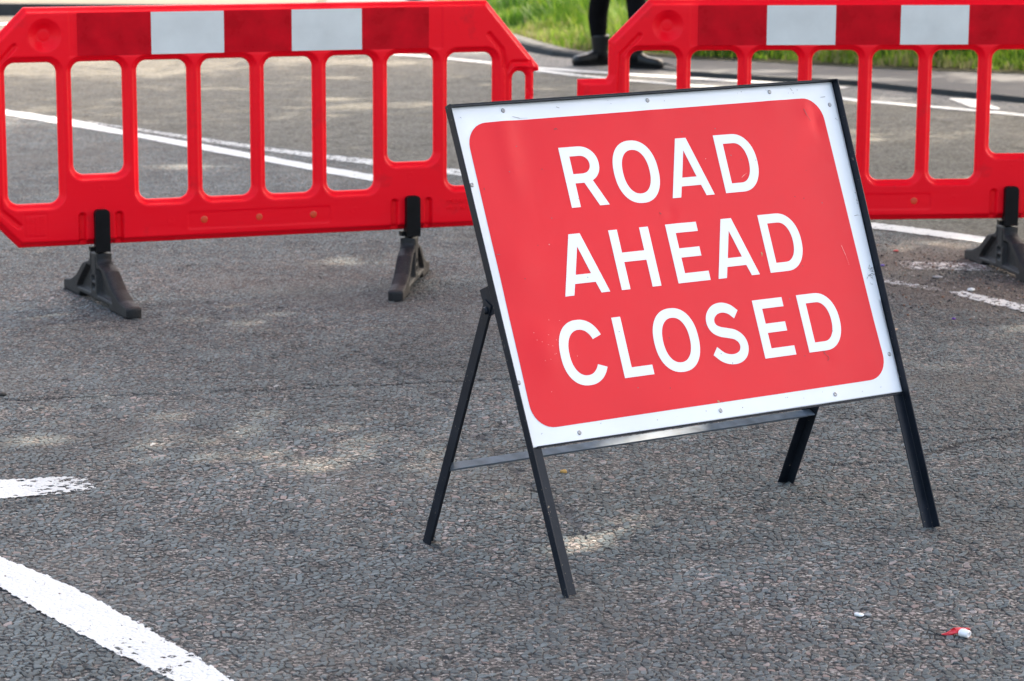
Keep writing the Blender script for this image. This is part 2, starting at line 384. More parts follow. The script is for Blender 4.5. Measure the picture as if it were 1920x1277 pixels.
# ---------------------------------------------------------------- kerb, footpath, verge
M_kerb = simple('kerb_concrete', (.0316, .0344, .0356), .85, nscale=9, namp=.35, bump=.002, bscale=90)
M_path = simple('footpath_asphalt', (.0459, .0471, .0505), .88, nscale=7, namp=.3, bump=.003, bscale=70)
M_soil = simple('verge_soil', (.075, .07, .035), .95, nscale=6, namp=.5, bump=.02, bscale=25)
M_conc = simple('sunlit_concrete', (.0853, .0722, .0525), .9, nscale=5, namp=.25, bump=.003, bscale=60)
def sheet(name, pts, z, mat, thick=.0):
    b = MB(); n = len(pts); P = [Vector((p[0], p[1], 0)) for p in pts]
    b.prism((0, 0, -.1), (0, 0, z), (1, 0, 0), (0, 1, 0), [(p.x, p.y) for p in P]); return tag(b.build(name, mat), kind='structure')
kb = G((1290, 143), (1400, 150.5), (1497, 156), (1606, 161), (1716, 173), (1829, 184), (1920, 193), (2100, 212))
kb2 = offs(kb, -.06)
ge = G((1210, 109), (1300, 116), (1380, 119), (1500, 125), (1606, 131), (1716, 137), (1828, 140.5), (1920, 144), (2150, 158))
path_pts = [(p.x, p.y) for p in kb2]+[(p[0], p[1]) for p in ge[::-1]]
sheet('footpath', path_pts, .02, M_path)
sheet('kerb', [(p.x, p.y) for p in offs(kb, 0)]+[(p.x, p.y) for p in kb2[::-1]], .035, M_kerb)
kc = [Vector(p) for p in ((1.6, 17.93), (1.12, 18.55), (.82, 19.2), (.56, 19.62), (.30, 19.93), (.10, 20.42), (-.12, 21.3), (-.5, 23.2), (-1.1, 27.5), (-1.7, 33))]
kci = offs(kc, .14)
zt = .10
b = MB()                                 # upstanding kerb round the verge corner
hz = [.012, .015, .02, .035, .05, .065, .07, .07, .07, .07]
vs = []
for p, q, z in zip(kc, kci, hz):
    d = (q-p).normalized()*.02
    vs += [(p.x, p.y, -.05), (p.x, p.y, z-.015), (p.x+d.x, p.y+d.y, z), (q.x, q.y, z), (q.x, q.y, -.05)]
fs = []
for i in range(len(kc)-1):
    for k in range(4): fs.append((i*5+k, i*5+k+1, (i+1)*5+k+1, (i+1)*5+k))
fs += [(0, 1, 2, 3, 4), tuple((len(kc)-1)*5+k for k in (4, 3, 2, 1, 0))]
b.add(vs, fs); tag(b.build('kerb', M_kerb), kind='structure')
edge = [(q.x, q.y) for q in kci[::-1]]
verge_edge = [(-1.45, 33), (-.9, 27.5), (-.32, 23.2), (.05, 21.3), (.24, 20.45), (.42, 20.02), (.64, 19.82)]+[(p.x, p.y) for p in ge[0:]]
verge = verge_edge+[(40, 18), (40, 60), (-1.5, 60)]
verge = verge_edge+[(12, 16.5), (14, 60), (-1.45, 60)]
sheet('verge', verge, .028, M_soil)
# far pavement across the carriageway at the top left
sheet('pavement', [(-30, 24.9), (-1.9, 24.6), (-2.3, 40), (-30, 40)], .10, M_conc)
sheet('kerb', [(-30, 24.76), (-1.9, 24.46), (-1.9, 24.59), (-30, 24.89)], .115, M_kerb)

def grass_mat():
    t = NT('grass_blade'); a = t.n('ShaderNodeAttribute', attribute_name='shade'); co = t.n('ShaderNodeNewGeometry').outputs['Position']
    c = t.ramp(a.outputs['Fac'], [(0, (.0157, .0509, .0051)), (.40, (.0420, .1144, .0095)), (.70, (.1119, .2099, .0159)), (.90, (.2126, .2925, .0381)), (1, (.2239, .2162, .0954))])
    d = t.n('ShaderNodeBsdfPrincipled', {'Base Color': c, 'Roughness': .5, 'Specular IOR Level': .3})
    tr = t.n('ShaderNodeBsdfTranslucent', {'Color': c})
    return t.out(t.n('ShaderNodeMixShader', {0: .38, 1: d.outputs[0], 2: tr.outputs[0]}).outputs[0])
M_grass = grass_mat()
def inside_poly(x, y, poly):
    c = np.zeros(len(x), bool); n = len(poly)
    for i in range(n):
        x0, y0 = poly[i]; x1, y1 = poly[(i+1) % n]
        k = ((y0 > y) != (y1 > y)) & (x < (x1-x0)*(y-y0)/((y1-y0) or 1e-9)+x0); c ^= k
    return c
def edge_dist(x, y, pl):
    D = np.full(len(x), 1e9)
    for (x0, y0), (x1, y1) in zip(pl[:-1], pl[1:]):
        dx, dy = x1-x0, y1-y0; tt = np.clip(((x-x0)*dx+(y-y0)*dy)/(dx*dx+dy*dy), 0, 1)
        D = np.minimum(D, np.hypot(x-x0-tt*dx, y-y0-tt*dy))
    return D
def vnoise(x, y, sc, seed):
    r = np.random.default_rng(seed).random((64, 64)); x = x*sc; y = y*sc
    xi = np.floor(x).astype(int); yi = np.floor(y).astype(int); fx = x-xi; fy = y-yi
    fx = fx*fx*(3-2*fx); fy = fy*fy*(3-2*fy); g = lambda a, b: r[a % 64, b % 64]
    return (g(xi, yi)*(1-fx)+g(xi+1, yi)*fx)*(1-fy)+(g(xi, yi+1)*(1-fx)+g(xi+1, yi+1)*fx)*fy
def build_grass():
    N = 330000
    y = 17.6+(31.5-17.6)*rng.random(N)**1.15; x = (rng.random(N)*2-.45)*(.21*y+.6)*.9
    k = inside_poly(x, y, verge) & (x < .225*y+.4); x, y = x[k], y[k]
    d = edge_dist(x, y, verge_edge)
    cl = vnoise(x, y, 3.1, 1)*.6+vnoise(x, y, 8., 2)*.4
    keep = rng.random(len(x)) < np.clip(.4+d*3, 0, 1)*np.clip(.4+cl, 0, 1); x, y, d, cl = x[keep], y[keep], d[keep], cl[keep]
    n = len(x)
    h = (.055+.23*np.clip(d/.8, 0, 1))*(.25+1.25*cl)*(.6+.8*rng.random(n)); wd = .0035+.0045*rng.random(n)
    an = rng.random(n)*2*np.pi; ln = h*(.15+.6*rng.random(n)); la = rng.random(n)*2*np.pi
    cx, cy = np.cos(an)*wd, np.sin(an)*wd; lx, ly = np.cos(la)*ln, np.sin(la)*ln
    z0 = np.full(n, .04)
    def P(dx, dy, f, q, wsc): return np.stack([x+dx*wsc+lx*q, y+dy*wsc+ly*q, z0+h*f], -1)
    V = np.stack([P(-cx, -cy, 0, 0, 1), P(cx, cy, 0, 0, 1), P(cx, cy, .55, .28, .8), P(-cx, -cy, .55, .28, .8), P(cx, cy, 1, 1, .12), P(-cx, -cy, 1, 1, .12)], 1)
    base = np.arange(n)[:, None]*6
    f = np.concatenate([base+np.array([[0, 1, 2, 3]]), base+np.array([[3, 2, 4, 5]])])
    o = mesh_np('grass', V.reshape(-1, 3), f, M_grass, smooth=False)
    sh = np.clip(.05+.62*vnoise(x, y, 1.3, 5)+.35*(vnoise(x, y, 5, 8)-.4)+.5*(rng.random(n)-.35)+.40*np.exp(-d*5), 0, 1)
    a = o.data.attributes.new('shade', 'FLOAT', 'POINT'); a.data.foreach_set('value', np.repeat(sh, 6).astype(np.float32))
    tag(o, 'long bright green grass growing on the verge behind the barriers', 'grass', kind='stuff')
build_grass()

# ---------------------------------------------------------------- plates built from a signed distance field
def cap(x, z, x0, z0, x1, z1, r):
    dx, dz = x1-x0, z1-z0; t_ = np.clip(((x-x0)*dx+(z-z0)*dz)/max(dx*dx+dz*dz, 1e-12), 0, 1)
    return np.hypot(x-x0-t_*dx, z-z0-t_*dz)-r
def rbox(x, z, x0, x1, z0, z1, r):
    cx, cz = (x0+x1)/2, (z0+z1)/2; qx = np.abs(x-cx)-(x1-x0)/2+r; qz = np.abs(z-cz)-(z1-z0)/2+r
    return np.hypot(np.maximum(qx, 0), np.maximum(qz, 0))+np.minimum(np.maximum(qx, qz), 0)-r
def poly_sdf(x, z, pts):
    D = np.full(x.shape, 1e9); sgn = np.zeros(x.shape, bool); n = len(pts)
    for i in range(n):
        x0, z0 = pts[i]; x1, z1 = pts[(i+1) % n]
        D = np.minimum(D, cap(x, z, x0, z0, x1, z1, 0))
        sgn ^= ((z0 > z) != (z1 > z)) & (x < (x1-x0)*(z-z0)/((z1-z0) or 1e-9)+x0)
    return np.where(sgn, -D, D)
def sm(a, b, v): q = np.clip((v-a)/(b-a), 0, 1); return q*q*(3-2*q)
def sdf_solid(name, sdf, front, back, bx, bz, res, mat, parent):
    xs = np.arange(bx[0], bx[1]+res, res); zs = np.arange(bz[0], bz[1]+res, res)
    X, Z = np.meshgrid(xs, zs); D = sdf(X, Z)
    ins = D < 0
    cell = ins[:-1, :-1] | ins[1:, :-1] | ins[:-1, 1:] | ins[1:, 1:]
    # drop cells whose centre is outside far
    e = 1e-4
    for _ in range(3):
        gx = (sdf(X+e, Z)-sdf(X-e, Z))/(2*e); gz = (sdf(X, Z+e)-sdf(X, Z-e))/(2*e); g2 = gx*gx+gz*gz+1e-9
        Dn = sdf(X, Z); mv = np.where((D >= 0) & (Dn > -1e-9), Dn, 0); mv = np.clip(mv, 0, res*1.6)
        X = X-gx/g2*mv; Z = Z-gz/g2*mv
    # inner vertices very near the rim are snapped to it as well
    Dn = -sdf(X, Z); Dn = np.where(D >= 0, 0, Dn); Dn = np.maximum(Dn, 0)
    nz, nx = D.shape; idx = -np.ones(D.shape, int)
    used = np.zeros(D.shape, bool); used[:-1, :-1] |= cell; used[1:, :-1] |= cell; used[:-1, 1:] |= cell; used[1:, 1:] |= cell
    idx[used] = np.arange(used.sum()); n = used.sum()
    x, z, d = X[used], Z[used], Dn[used]; rim = (D >= 0)[used]
    yf = front(x, z, d); yb = back(x, z, d)
    Vf = np.stack([x, -yf, z], -1); Vb = np.stack([x, yb, z], -1)
    c = np.argwhere(cell); a, b, c2, d2 = [idx[c[:, 0]+i, c[:, 1]+j] for i, j in ((0, 0), (0, 1), (1, 1), (1, 0))]
    F1 = np.stack([a, b, c2, d2], -1)
    bi = np.arange(n)+n; bi[rim] = np.arange(n)[rim]      # rim vertices are shared front and back
    Vf[rim, 1] = 0
    F2 = bi[F1][:, ::-1]
    V = np.concatenate([Vf, Vb]); Fc = np.concatenate([F1, F2])
    keepf = ~np.all(np.concatenate([rim[F1], rim[F1]]), axis=1); Fc = Fc[keepf]
    o = mesh_np(name, V, Fc, mat, parent, smooth=True)
    import bmesh
    bm = bmesh.new(); bm.from_mesh(o.data); bmesh.ops.delete(bm, geom=[v for v in bm.verts if not v.link_faces], context='VERTS'); bm.to_mesh(o.data); bm.free()
    return o

def plastic_mat():
    t = NT('red_plastic'); co = t.n('ShaderNodeTexCoord').outputs['Object']
    sc = t.noise(t.n('ShaderNodeVectorMath', {0: co, 1: (6, 6, 120)}, operation='MULTIPLY').outputs[0], 1.6, 4, .7)
    dirt = t.noise(co, 9., 5, .65)
    c = t.mix(t.lin(sc, .3, .75, 0, .30), (.88, .0008, .012), (.90, .008, .026))
    c = t.mix(t.lin(dirt, .60, .80, 0, .35), c, (.30, .02, .025))
    r = t.math('ADD', t.lin(sc, .3, .7, .34, .46), t.lin(dirt, .3, .7, -.03, .05))
    bmp = t.n('ShaderNodeBump', {'Strength': .5, 'Distance': .0006, 'Height': t.math('ADD', sc, t.noise(co, 14., 3))})
    return t.out(t.n('ShaderNodeBsdfPrincipled', {'Base Color': c, 'Roughness': r, 'Specular IOR Level': .17, 'Subsurface Weight': .12,
                 'Subsurface Radius': (.02, .002, .002), 'Subsurface Scale': .3, 'Normal': bmp.outputs[0]}).outputs[0])
M_plastic = plastic_mat()
M_bandred = simple('red_reflective_sheet', (.52, .001, .010), .30, spec=.10, nscale=12, namp=.18, bump=.0006, bscale=9)
M_bandwhite = simple('white_reflective_sheet', (.62, .64, .63), .34, nscale=10, namp=.07, bump=.0006, bscale=9)
M_plug = simple('orange_plug', (.66, .05, .012), .4)
M_clamp = simple('black_plastic', (.004, .004, .005), .42, spec=.16, nscale=30, namp=.3)
def rubber_mat():
    t = NT('recycled_rubber'); co = t.n('ShaderNodeTexCoord').outputs['Object']
    n1 = t.noise(co, 22., 5, .7); n2 = t.noise(co, 150., 4, .7); g = t.n('ShaderNodeNewGeometry')
    up = t.n('ShaderNodeSeparateXYZ', {0: g.outputs['Normal']}).outputs[2]
    c = t.mix(t.lin(n1, .35, .7, 0, 1), (.0050, .0055, .0067), (.0126, .0130, .0152))
    c = t.mix(t.math('MULTIPLY', t.sstep(n2, .60, .72), .35), c, (.10, .10, .10))
    c = t.mix(t.math('MULTIPLY', t.sstep(n1, .55, .7), .2), c, (.06, .058, .055))
    b = t.n('ShaderNodeBump', {'Strength': .8, 'Distance': .0025, 'Height': t.math('ADD', n2, n1)})
    return t.out(t.n('ShaderNodeBsdfPrincipled', {'Base Color': c, 'Roughness': .62, 'Specular IOR Level': .45, 'Normal': b.outputs[0]}).outputs[0])
M_rubber = rubber_mat()

PI_, WS = .2235, .172
Z0, Z1, Z2, Z3, Z4 = .2057, .3543, .4476, .8284, 1.0125
OUT = [(.031, Z0), (1.80, Z0), (1.895, .31), (1.895, .755), (1.914, .757), (1.914, .775), (1.712, Z4), (.068, Z4), (-.078, .866),
       (-.078, .745), (-.085, .730), (-.19, .728), (-.19, .585), (-.078, .57), (-.078, .318)]
def bsdf(x, z):
    d = poly_sdf(x, z, OUT)
    d = np.maximum(d, -1e9)
    for i in range(8):
        zb = Z2 if i in (1, 6) else Z1
        d = np.maximum(d, -rbox(x, z, i*PI_, i*PI_+WS, zb, Z3, .034))
    d = np.maximum(d, -rbox(x, z, 1.812, 1.865, .47, .757, .024))
    return d
def prof(d):
    D = .011*np.sqrt(np.clip(1-(1-np.clip(d/.006, 0, 1))**2, 0, 1))
    return D+.004*sm(.008, .0115, d)+.010*sm(.0135, .021, d)
GROOVES = [((.031, .884), (-.034, .815)), ((-.034, .815), (-.040, .69)), ((-.04, .69), (-.04, .39)), ((-.038, .38), (-.028, .335)), ((-.028, .335), (.032, .282)),
           ((1.717, .892), (1.766, .835)), ((1.766, .835), (1.786, .75)), ((1.786, .75), (1.786, .40)), ((1.786, .40), (1.72, .29)), ((1.806, .789), (1.872, .788)),
           ((1.786, .75), (1.806, .789))]
FOOT_S = (.309, 1.424)
def bfront(x, z, d):
    y = prof(d)
    g = np.full(x.shape, 1e9)
    for (a, b), (c, e) in GROOVES: g = np.minimum(g, cap(x, z, a, b, c, e, 0))
    y -= .009*(1-sm(.004, .011, g))
    for c in FOOT_S:
        for k in (-.063, .063):
            g = cap(x, z, c+k, .19, c+k, .305, 0); y -= .017*(1-sm(.009, .014, g))*(z > 0)
        # the tongue between the grooves stands back at its lower end
        y -= .006*(1-sm(.043, .050, np.abs(x-c)))*(1-sm(.214, .232, z))
    g = rbox(x, z, .216, 1.54, .8455, .9945, .004); y -= .0022*(1-sm(-.002, .0025, g))
    g = rbox(x, z, .612, 1.122, .246, .304, .010); y -= .0016*(1-sm(-.002, .003, g))
    g = np.abs(rbox(x, z, .049, .1235, .243, .3185, .003)); y -= .0010*(1-sm(.001, .004, g))
    tx = (g*0+rbox(x, z, .056, .117, .25, .312, .002) < 0); y += tx*.0009*(np.sin(x*1400)*np.sin(z*700+3*np.sin(x*210)) > .1)
    r = np.hypot(x-.134, z-.919)
    y -= .020*(1-sm(.018, .0545, r))*(r < .056)+.004*(1-sm(.050, .0555, r))-.002*(1-sm(.016, .02, r))
    for cx, cz in ((.44, .93), (.40, .925), (.72, .935), (1.16, .93), (.93, .93)):
        r = np.hypot(x-cx, z-cz); y += .0
    # moulded ejector marks
    for cx, cz in ((.55, .28), (1.21, .285), (.31, .40), (1.42, .40), (1.66, .95)):
        r = np.hypot(x-cx, z-cz); y += .0009*(1-sm(.009, .012, r))-.0009*(1-sm(.007, .009, r))
    # the post of the hinge end is thinner and cross-ribbed
    post = sm(1.858, 1.866, x)*(1-sm(.752, .768, z)); zz = (z-.65)/.055
    y = np.where(post > 0, np.minimum(y, .017), y)
    xr = np.abs(x-1.880)
    cr = np.minimum(np.abs((z-.675)-(x-1.880)*2), np.abs((z-.675)+(x-1.880)*2))
    y -= post*.004*(1-sm(.003, .007, cr))*(np.abs(z-.675) < .04)
    # coupling block of the left end
    hk = 1-sm(-.088, -.075, x); y = y-hk*.002
    # warp of the blow-moulded face
    y += .0012*np.sin(x*9.1)*np.sin(z*6+1)*sm(.02, .05, d)
    return np.maximum(y, .0015*np.sign(d))
def bback(x, z, d): return prof(d)

def make_barrier():
    root = empty('traffic_barrier', (0, 0, 0))
    panel = sdf_solid('panel', bsdf, bfront, bback, (-.20, 1.925), (.20, 1.02), .0036, M_plastic, root)
    ts = [.2428, .4947, .749, .9882, 1.2431, 1.4898]
    for i in range(5):
        xs = np.linspace(ts[i]+.0006, ts[i+1]-.0006, 22); zs = np.linspace(.8492, .9915, 12); V = []
        rr = np.random.default_rng(i+3)
        bl = [(rr.uniform(ts[i]+.04, ts[i+1]-.04), rr.uniform(.90, .94), rr.uniform(.008, .013)) for _ in range(2)]
        for zz in zs:
            for x in xs:
                y = .0246+.0012*math.sin(x*9.1)*math.sin(zz*6+1)
                for a, b_, r in bl: y += .0018*math.exp(-(((x-a)**2+(zz-b_)**2)/(r*r)))
                V.append((x, -y, zz))
        n = len(xs); Fc = [(r*n+c, r*n+c+1, (r+1)*n+c+1, (r+1)*n+c) for r in range(len(zs)-1) for c in range(n-1)]
        mesh_np('reflective_band', V, Fc, M_bandred if i % 2 == 0 else M_bandwhite, root, smooth=True)
    for s in (.669, .865, 1.061):
        b = MB(); b.lathe((s, -.0222, .277), (0, -1, 0), [(.0125, 0), (.0125, .0014), (.0105, .0024), (.003, .0022)], 20)
        b.build('plug', M_plug, root, smooth=True)
    # moulded lettering on the lower rail
    for txt, z in (('MELBA SWI', .294), ('0161 761 4', .268)):
        cu = bpy.data.curves.new('c', 'FONT'); cu.body = txt; cu.size = .0215; cu.extrude = .0014; cu.offset = -.0002
        o = bpy.data.objects.new('tmp', cu); COL.objects.link(o); dg = bpy.context.evaluated_depsgraph_get()
        me = bpy.data.meshes.new_from_object(o.evaluated_get(dg)); bpy.data.objects.remove(o)
        me.materials.clear(); me.materials.append(M_plastic)
        o = bpy.data.objects.new('moulded_text', me); COL.objects.link(o); o.parent = root
        o.matrix_local = Matrix.Translation((1.556, -.0258, z)) @ Matrix.Rotation(math.pi/2, 4, 'X')
    # rubber feet
    fo = [(-.35, 0), (-.17, 0), (-.155, .016), (.155, .016), (.17, 0), (.35, 0), (.352, .036), (.34, .042), (.27, .052), (.20, .078), (.125, .130),
          (.060, .146), (.045, .156), (.045, .180), (-.045, .180), (-.045, .156), (-.060, .146), (-.125, .130), (-.20, .078), (-.27, .052), (-.34, .042), (-.352, .036)]
    def fs_(x, z): return poly_sdf(x, z, fo)
    def fh(x, z, d):
        r = .010*np.sqrt(np.clip(1-(1-np.clip(d/.006, 0, 1))**2, 0, 1))+.0
        y = r+.0165*sm(0, .004, d)
        pocket = (1-sm(-.004, .004, poly_sdf(x, z, [(.036, .038), (.036, .125), (.075, .125), (.165, .060), (.19, .034)])))
        pocket = np.maximum(pocket, (1-sm(-.004, .004, poly_sdf(x, z, [(-.036, .038), (-.036, .125), (-.075, .125), (-.165, .060), (-.19, .034)]))))
        y -= .017*pocket
        for zc in (.060, .088):
            y -= .010*(1-sm(-.003, .003, rbox(x, z, -.020, .012, zc-.008, zc+.008, .003)))
        y -= .003*(1-sm(.003, .006, np.abs(np.abs(x)-.026)))*(z > .10)*(z < .165)
        return np.maximum(y, .001*np.sign(d))
    feet = []
    for i, c in enumerate(FOOT_S):
        f = sdf_solid('foot', fs_, fh, fh, (-.36, .36), (-.004, .20), .004, M_rubber, root); f.location = (c, 0, 0)
        b = MB(); cp = [(-.0255, .184), (.0255, .184)]
        for x0, a0 in ((.0115, 0), (-.0115, 90)): cp += [(x0+.014*math.cos(R(a0+k*15)), .315+.014*math.sin(R(a0+k*15))) for k in range(7)]
        b.prism((0, -.020, 0), (0, -.050, 0), (1, 0, 0), (0, 0, 1), cp); b.box((-.031, -.018, .193), .018, .03, .016)
        cl = b.build('clamp', M_clamp, root, bevel=.0035, seg=3); cl.location = (c, 0, 0)
        b = MB(); b.lathe((0, 0, .18), (0, 0, 1), [(.021, 0), (.021, .05)], 16); b.build('spigot', M_clamp, root).location = (c, 0, 0)
        feet.append(f)
    return root, feet
A_, feetA = make_barrier()
def copy_tree(o, parent=None):
    c = o.copy(); COL.objects.link(c)
    if parent: c.parent = parent
    for ch in list(o.children): copy_tree(ch, c)
    return c
B_ = copy_tree(A_)
A_.location = (-1.6963, 8.6351, 0); A_.rotation_euler = (0, 0, .3691)
B_.location = (.4178, 9.3419, 0); B_.rotation_euler = (0, 0, .1163)
GB = 'red plastic chapter barriers closing the road'
GB = 'red plastic barriers closing off the road'
tag(A_, 'red plastic barrier with red and white reflective bands standing left of the sign', 'barrier', GB)
tag(B_, 'red plastic barrier partly hidden behind the sign, nearer the grass verge and the black boots', 'barrier', GB)
def set_feet(root, worlddirs):
    fs = sorted([c for c in root.children if c.name.startswith('foot')], key=lambda o: o.location.x)
    for f, (dx, dy) in zip(fs, worlddirs): f.rotation_euler = (0, 0, math.atan2(dy, dx)-root.rotation_euler.z)
set_feet(A_, [(.45, -.89), (-.10, -1.)]); set_feet(B_, [(.15, -1), (.20, -.98)])

# ---------------------------------------------------------------- the sign
YAW, LEAN, SR = .5947, .3969, .0037
U = Vector((1, 0, 0)); Vv = Vector((0, math.sin(LEAN), math.cos(LEAN))); 
U, Vv = U*math.cos(SR)+Vv*math.sin(SR), Vv*math.cos(SR)-U*math.sin(SR)
Nn = U.cross(Vv)
TL = .7006
cx_, cy_ = .39474, 5.71703
# the ground point midway between the front feet
bx_ = cx_-(-math.sin(YAW))*math.sin(LEAN)*TL; by_ = cy_-math.cos(YAW)*math.sin(LEAN)*TL
sign = empty('road_sign', (bx_, by_, 0), YAW)
tag(sign, 'red ROAD AHEAD CLOSED sign with white border on a black folding steel frame', 'road sign')
# measured visible corners of the plate in its own plane (mm): slightly racked
CQ = {(0, 1): (-8, 746), (1, 1): (1059, 750), (1, 0): (1045, 0), (0, 0): (5, 4)}
def SP(u, v, d=0.):                    # mm in the plane of the plate -> local
    return U*((u-525)/1000)+Vv*(TL+(v-375)/1000)+Nn*(d/1000)
def edgeL(v): return 5+(v-4)/742*(-13)
def edgeR(v): return 1045+v/750*14
def sign_mats():
    def base(name, col, rough, metal=0, chips=True):
        t = NT(name); co = t.n('ShaderNodeTexCoord').outputs['Object']
        n = t.noise(co, 3., 5, .6); n2 = t.noise(co, 55., 4, .7); sp = t.n('ShaderNodeTexVoronoi', {'Vector': co, 'Scale': 38.}).outputs
        c = t.n('ShaderNodeVectorMath', {0: col, 'Scale': t.lin(n, .3, .7, .96, 1.04)}, operation='SCALE').outputs[0]
        spc = t.n('ShaderNodeSeparateColor', {0: sp['Color']}).outputs
        if chips:
            m = t.math('MULTIPLY', t.math('LESS_THAN', sp['Distance'], .055), t.math('GREATER_THAN', spc[0], .80))
            c = t.mix(t.math('MULTIPLY', m, .75), c, (.10, .05, .05))
            m = t.math('MULTIPLY', t.math('LESS_THAN', sp['Distance'], .05), t.math('LESS_THAN', spc[0], .10))
            c = t.mix(t.math('MULTIPLY', m, .6), c, (.8, .62, .58))
        bmp = t.n('ShaderNodeBump', {'Strength': .35, 'Distance': .007, 'Height': t.math('ADD', n, t.math('MULTIPLY', n2, .02))})
        return t.out(t.n('ShaderNodeBsdfPrincipled', {'Base Color': c, 'Roughness': t.lin(n2, .3, .7, rough-.03, rough+.07), 'Metallic': metal,
                     'Normal': bmp.outputs[0], 'Specular IOR Level': .27}).outputs[0])
    return base('red_sheet', (.72, .008, .018), .42), base('white_sheet', (.80, .82, .83), .42), base('white_plate', (.78, .81, .84), .38)
M_red, M_white, M_plate = sign_mats()
def black_mat():
    t = NT('black_painted_steel'); co = t.n('ShaderNodeTexCoord').outputs['Object']
    n = t.noise(co, 18., 4, .6); n2 = t.noise(co, 120., 4, .75)
    c = t.mix(t.lin(n, .35, .65, 0, 1), (.006, .009, .014), (.011, .015, .023))
    ch = t.sstep(t.math('ADD', n2, t.math('MULTIPLY', n, .25)), .80, .83)
    c = t.mix(ch, c, (.30, .25, .18))
    return t.out(t.n('ShaderNodeBsdfPrincipled', {'Base Color': c, 'Roughness': t.lin(n, .3, .7, .30, .42), 'Specular IOR Level': .20,
                 'Normal': t.n('ShaderNodeBump', {'Strength': .4, 'Distance': .0006, 'Height': n2}).outputs[0]}).outputs[0])
M_black = black_mat()
M_steel = simple('zinc_rivet', (.42, .42, .42), .4, metal=.8, nscale=90, namp=.3)
M_bar = simple('sky_tinted_bar', (.10, .135, .18), .40, spec=.6, metal=.15, nscale=40, namp=.25)  # steel bar; bluish reflection of the sky put into its base colour

def dent(u, v):                        # gentle waves of the thin plate, mm forward
    d = 1.2*math.sin(u*.0047+.6)*math.sin(v*.0052+.4)
    for (a, b, h, r1, r2) in ((90, 195, 5.0, 45, 60), (70, 380, 3., 50, 60), (110, 640, 3.0, 26, 85), (165, 640, -2.0, 45, 80), (505, 470, -3.2, 15, 15), (512, 452, 1.6, 18, 26),
                              (985, 660, -3.4, 15, 34), (962, 690, 1.6, 26, 24), (850, 96, -1.0, 14, 18), (865, 720, 1.6, 30, 40), (510, 715, 1.6, 30, 40), (118, 715, 1.8, 30, 40),
                              (1000, 60, 2.4, 60, 80), (380, 60, 1.6, 160, 60)):
        d += h*math.exp(-((u-a)/r1)**2-((v-b)/r2)**2)
    return d
def surf_grid(name, mat, poly, holes, d0, parent, step=9):
    """flat sheet with an outline in plate mm: subdivided so that it follows the dents"""
    import bmesh
    P = [Vector((p[0], p[1], 0)) for p in poly]; H = [[Vector((q[0], q[1], 0)) for q in h] for h in holes]
    bm = bmesh.new(); loops = [P]+H; allv = [bm.verts.new(v) for l in loops for v in l]
    for tri in tessellate_polygon(loops):
        try: bm.faces.new([allv[i] for i in tri])
        except ValueError: pass
    u0 = min(p[0] for p in poly); u1 = max(p[0] for p in poly); v0 = min(p[1] for p in poly); v1 = max(p[1] for p in poly)
    for ax, lo, hi in ((0, u0, u1), (1, v0, v1)):
        k = math.ceil((lo+.5)/step)*step
        while k < hi-1:
            co = Vector((k, 0, 0)) if ax == 0 else Vector((0, k, 0)); no = Vector((1, 0, 0)) if ax == 0 else Vector((0, 1, 0))
            bmesh.ops.bisect_plane(bm, geom=bm.verts[:]+bm.edges[:]+bm.faces[:], plane_co=co, plane_no=no, dist=1e-5); k += step
    for v in bm.verts: v.co = SP(v.co.x, v.co.y, d0+dent(v.co.x, v.co.y))
    bmesh.ops.recalc_face_normals(bm, faces=bm.faces)
    bm.faces.ensure_lookup_table()
    if sum(f.normal.dot(Nn) for f in bm.faces) < 0: bmesh.ops.reverse_faces(bm, faces=bm.faces)
    for f in bm.faces: f.smooth = True
    me = bpy.data.meshes.new(name); bm.to_mesh(me); bm.free(); me.materials.append(mat)
    o = bpy.data.objects.new(name, me); COL.objects.link(o); o.parent = parent; return o
LD = 15                                # lip depth
KX = .78                               # how far the lip hides the plate, seen from the camera
plate = surf_grid('sign_plate', M_plate, [(edgeL(4)-11, -3), (edgeR(0)+1, -3), (edgeR(750)+1, 751), (edgeL(750)-11, 747)], [], 0, sign, 10)
sol = plate.modifiers.new('s', 'SOLIDIFY'); sol.thickness = .002; sol.offset = -1
def rrect(p, r, n=9):                  # rounded quad from 4 corners (ccw)
    out = []
    for i in range(4):
        a = Vector(p[i-1]); b = Vector(p[i]); c = Vector(p[(i+1) % 4]); d1 = (a-b).normalized(); d2 = (c-b).normalized()
        s0 = b+d1*r; s1 = b+d2*r
        ce = b+(d1+d2)*r
        a0 = math.atan2((s0-ce).y, (s0-ce).x); a1 = math.atan2((s1-ce).y, (s1-ce).x)
        while a1 < a0: a1 += 2*math.pi
        if a1-a0 > math.pi: a1 -= 2*math.pi
        for k in range(n+1):
            t_ = k/n; an = a0+(a1-a0)*t_; rr = (s0-ce).length*(1-t_)+(s1-ce).length*t_
            out.append((ce.x+rr*math.cos(an), ce.y+rr*math.sin(an)))
    return out
redp = surf_grid('red_panel', M_red, rrect([(19, 33), (1014, 34), (1010, 716), (13, 709)], 55), [], .7, sign, 10)
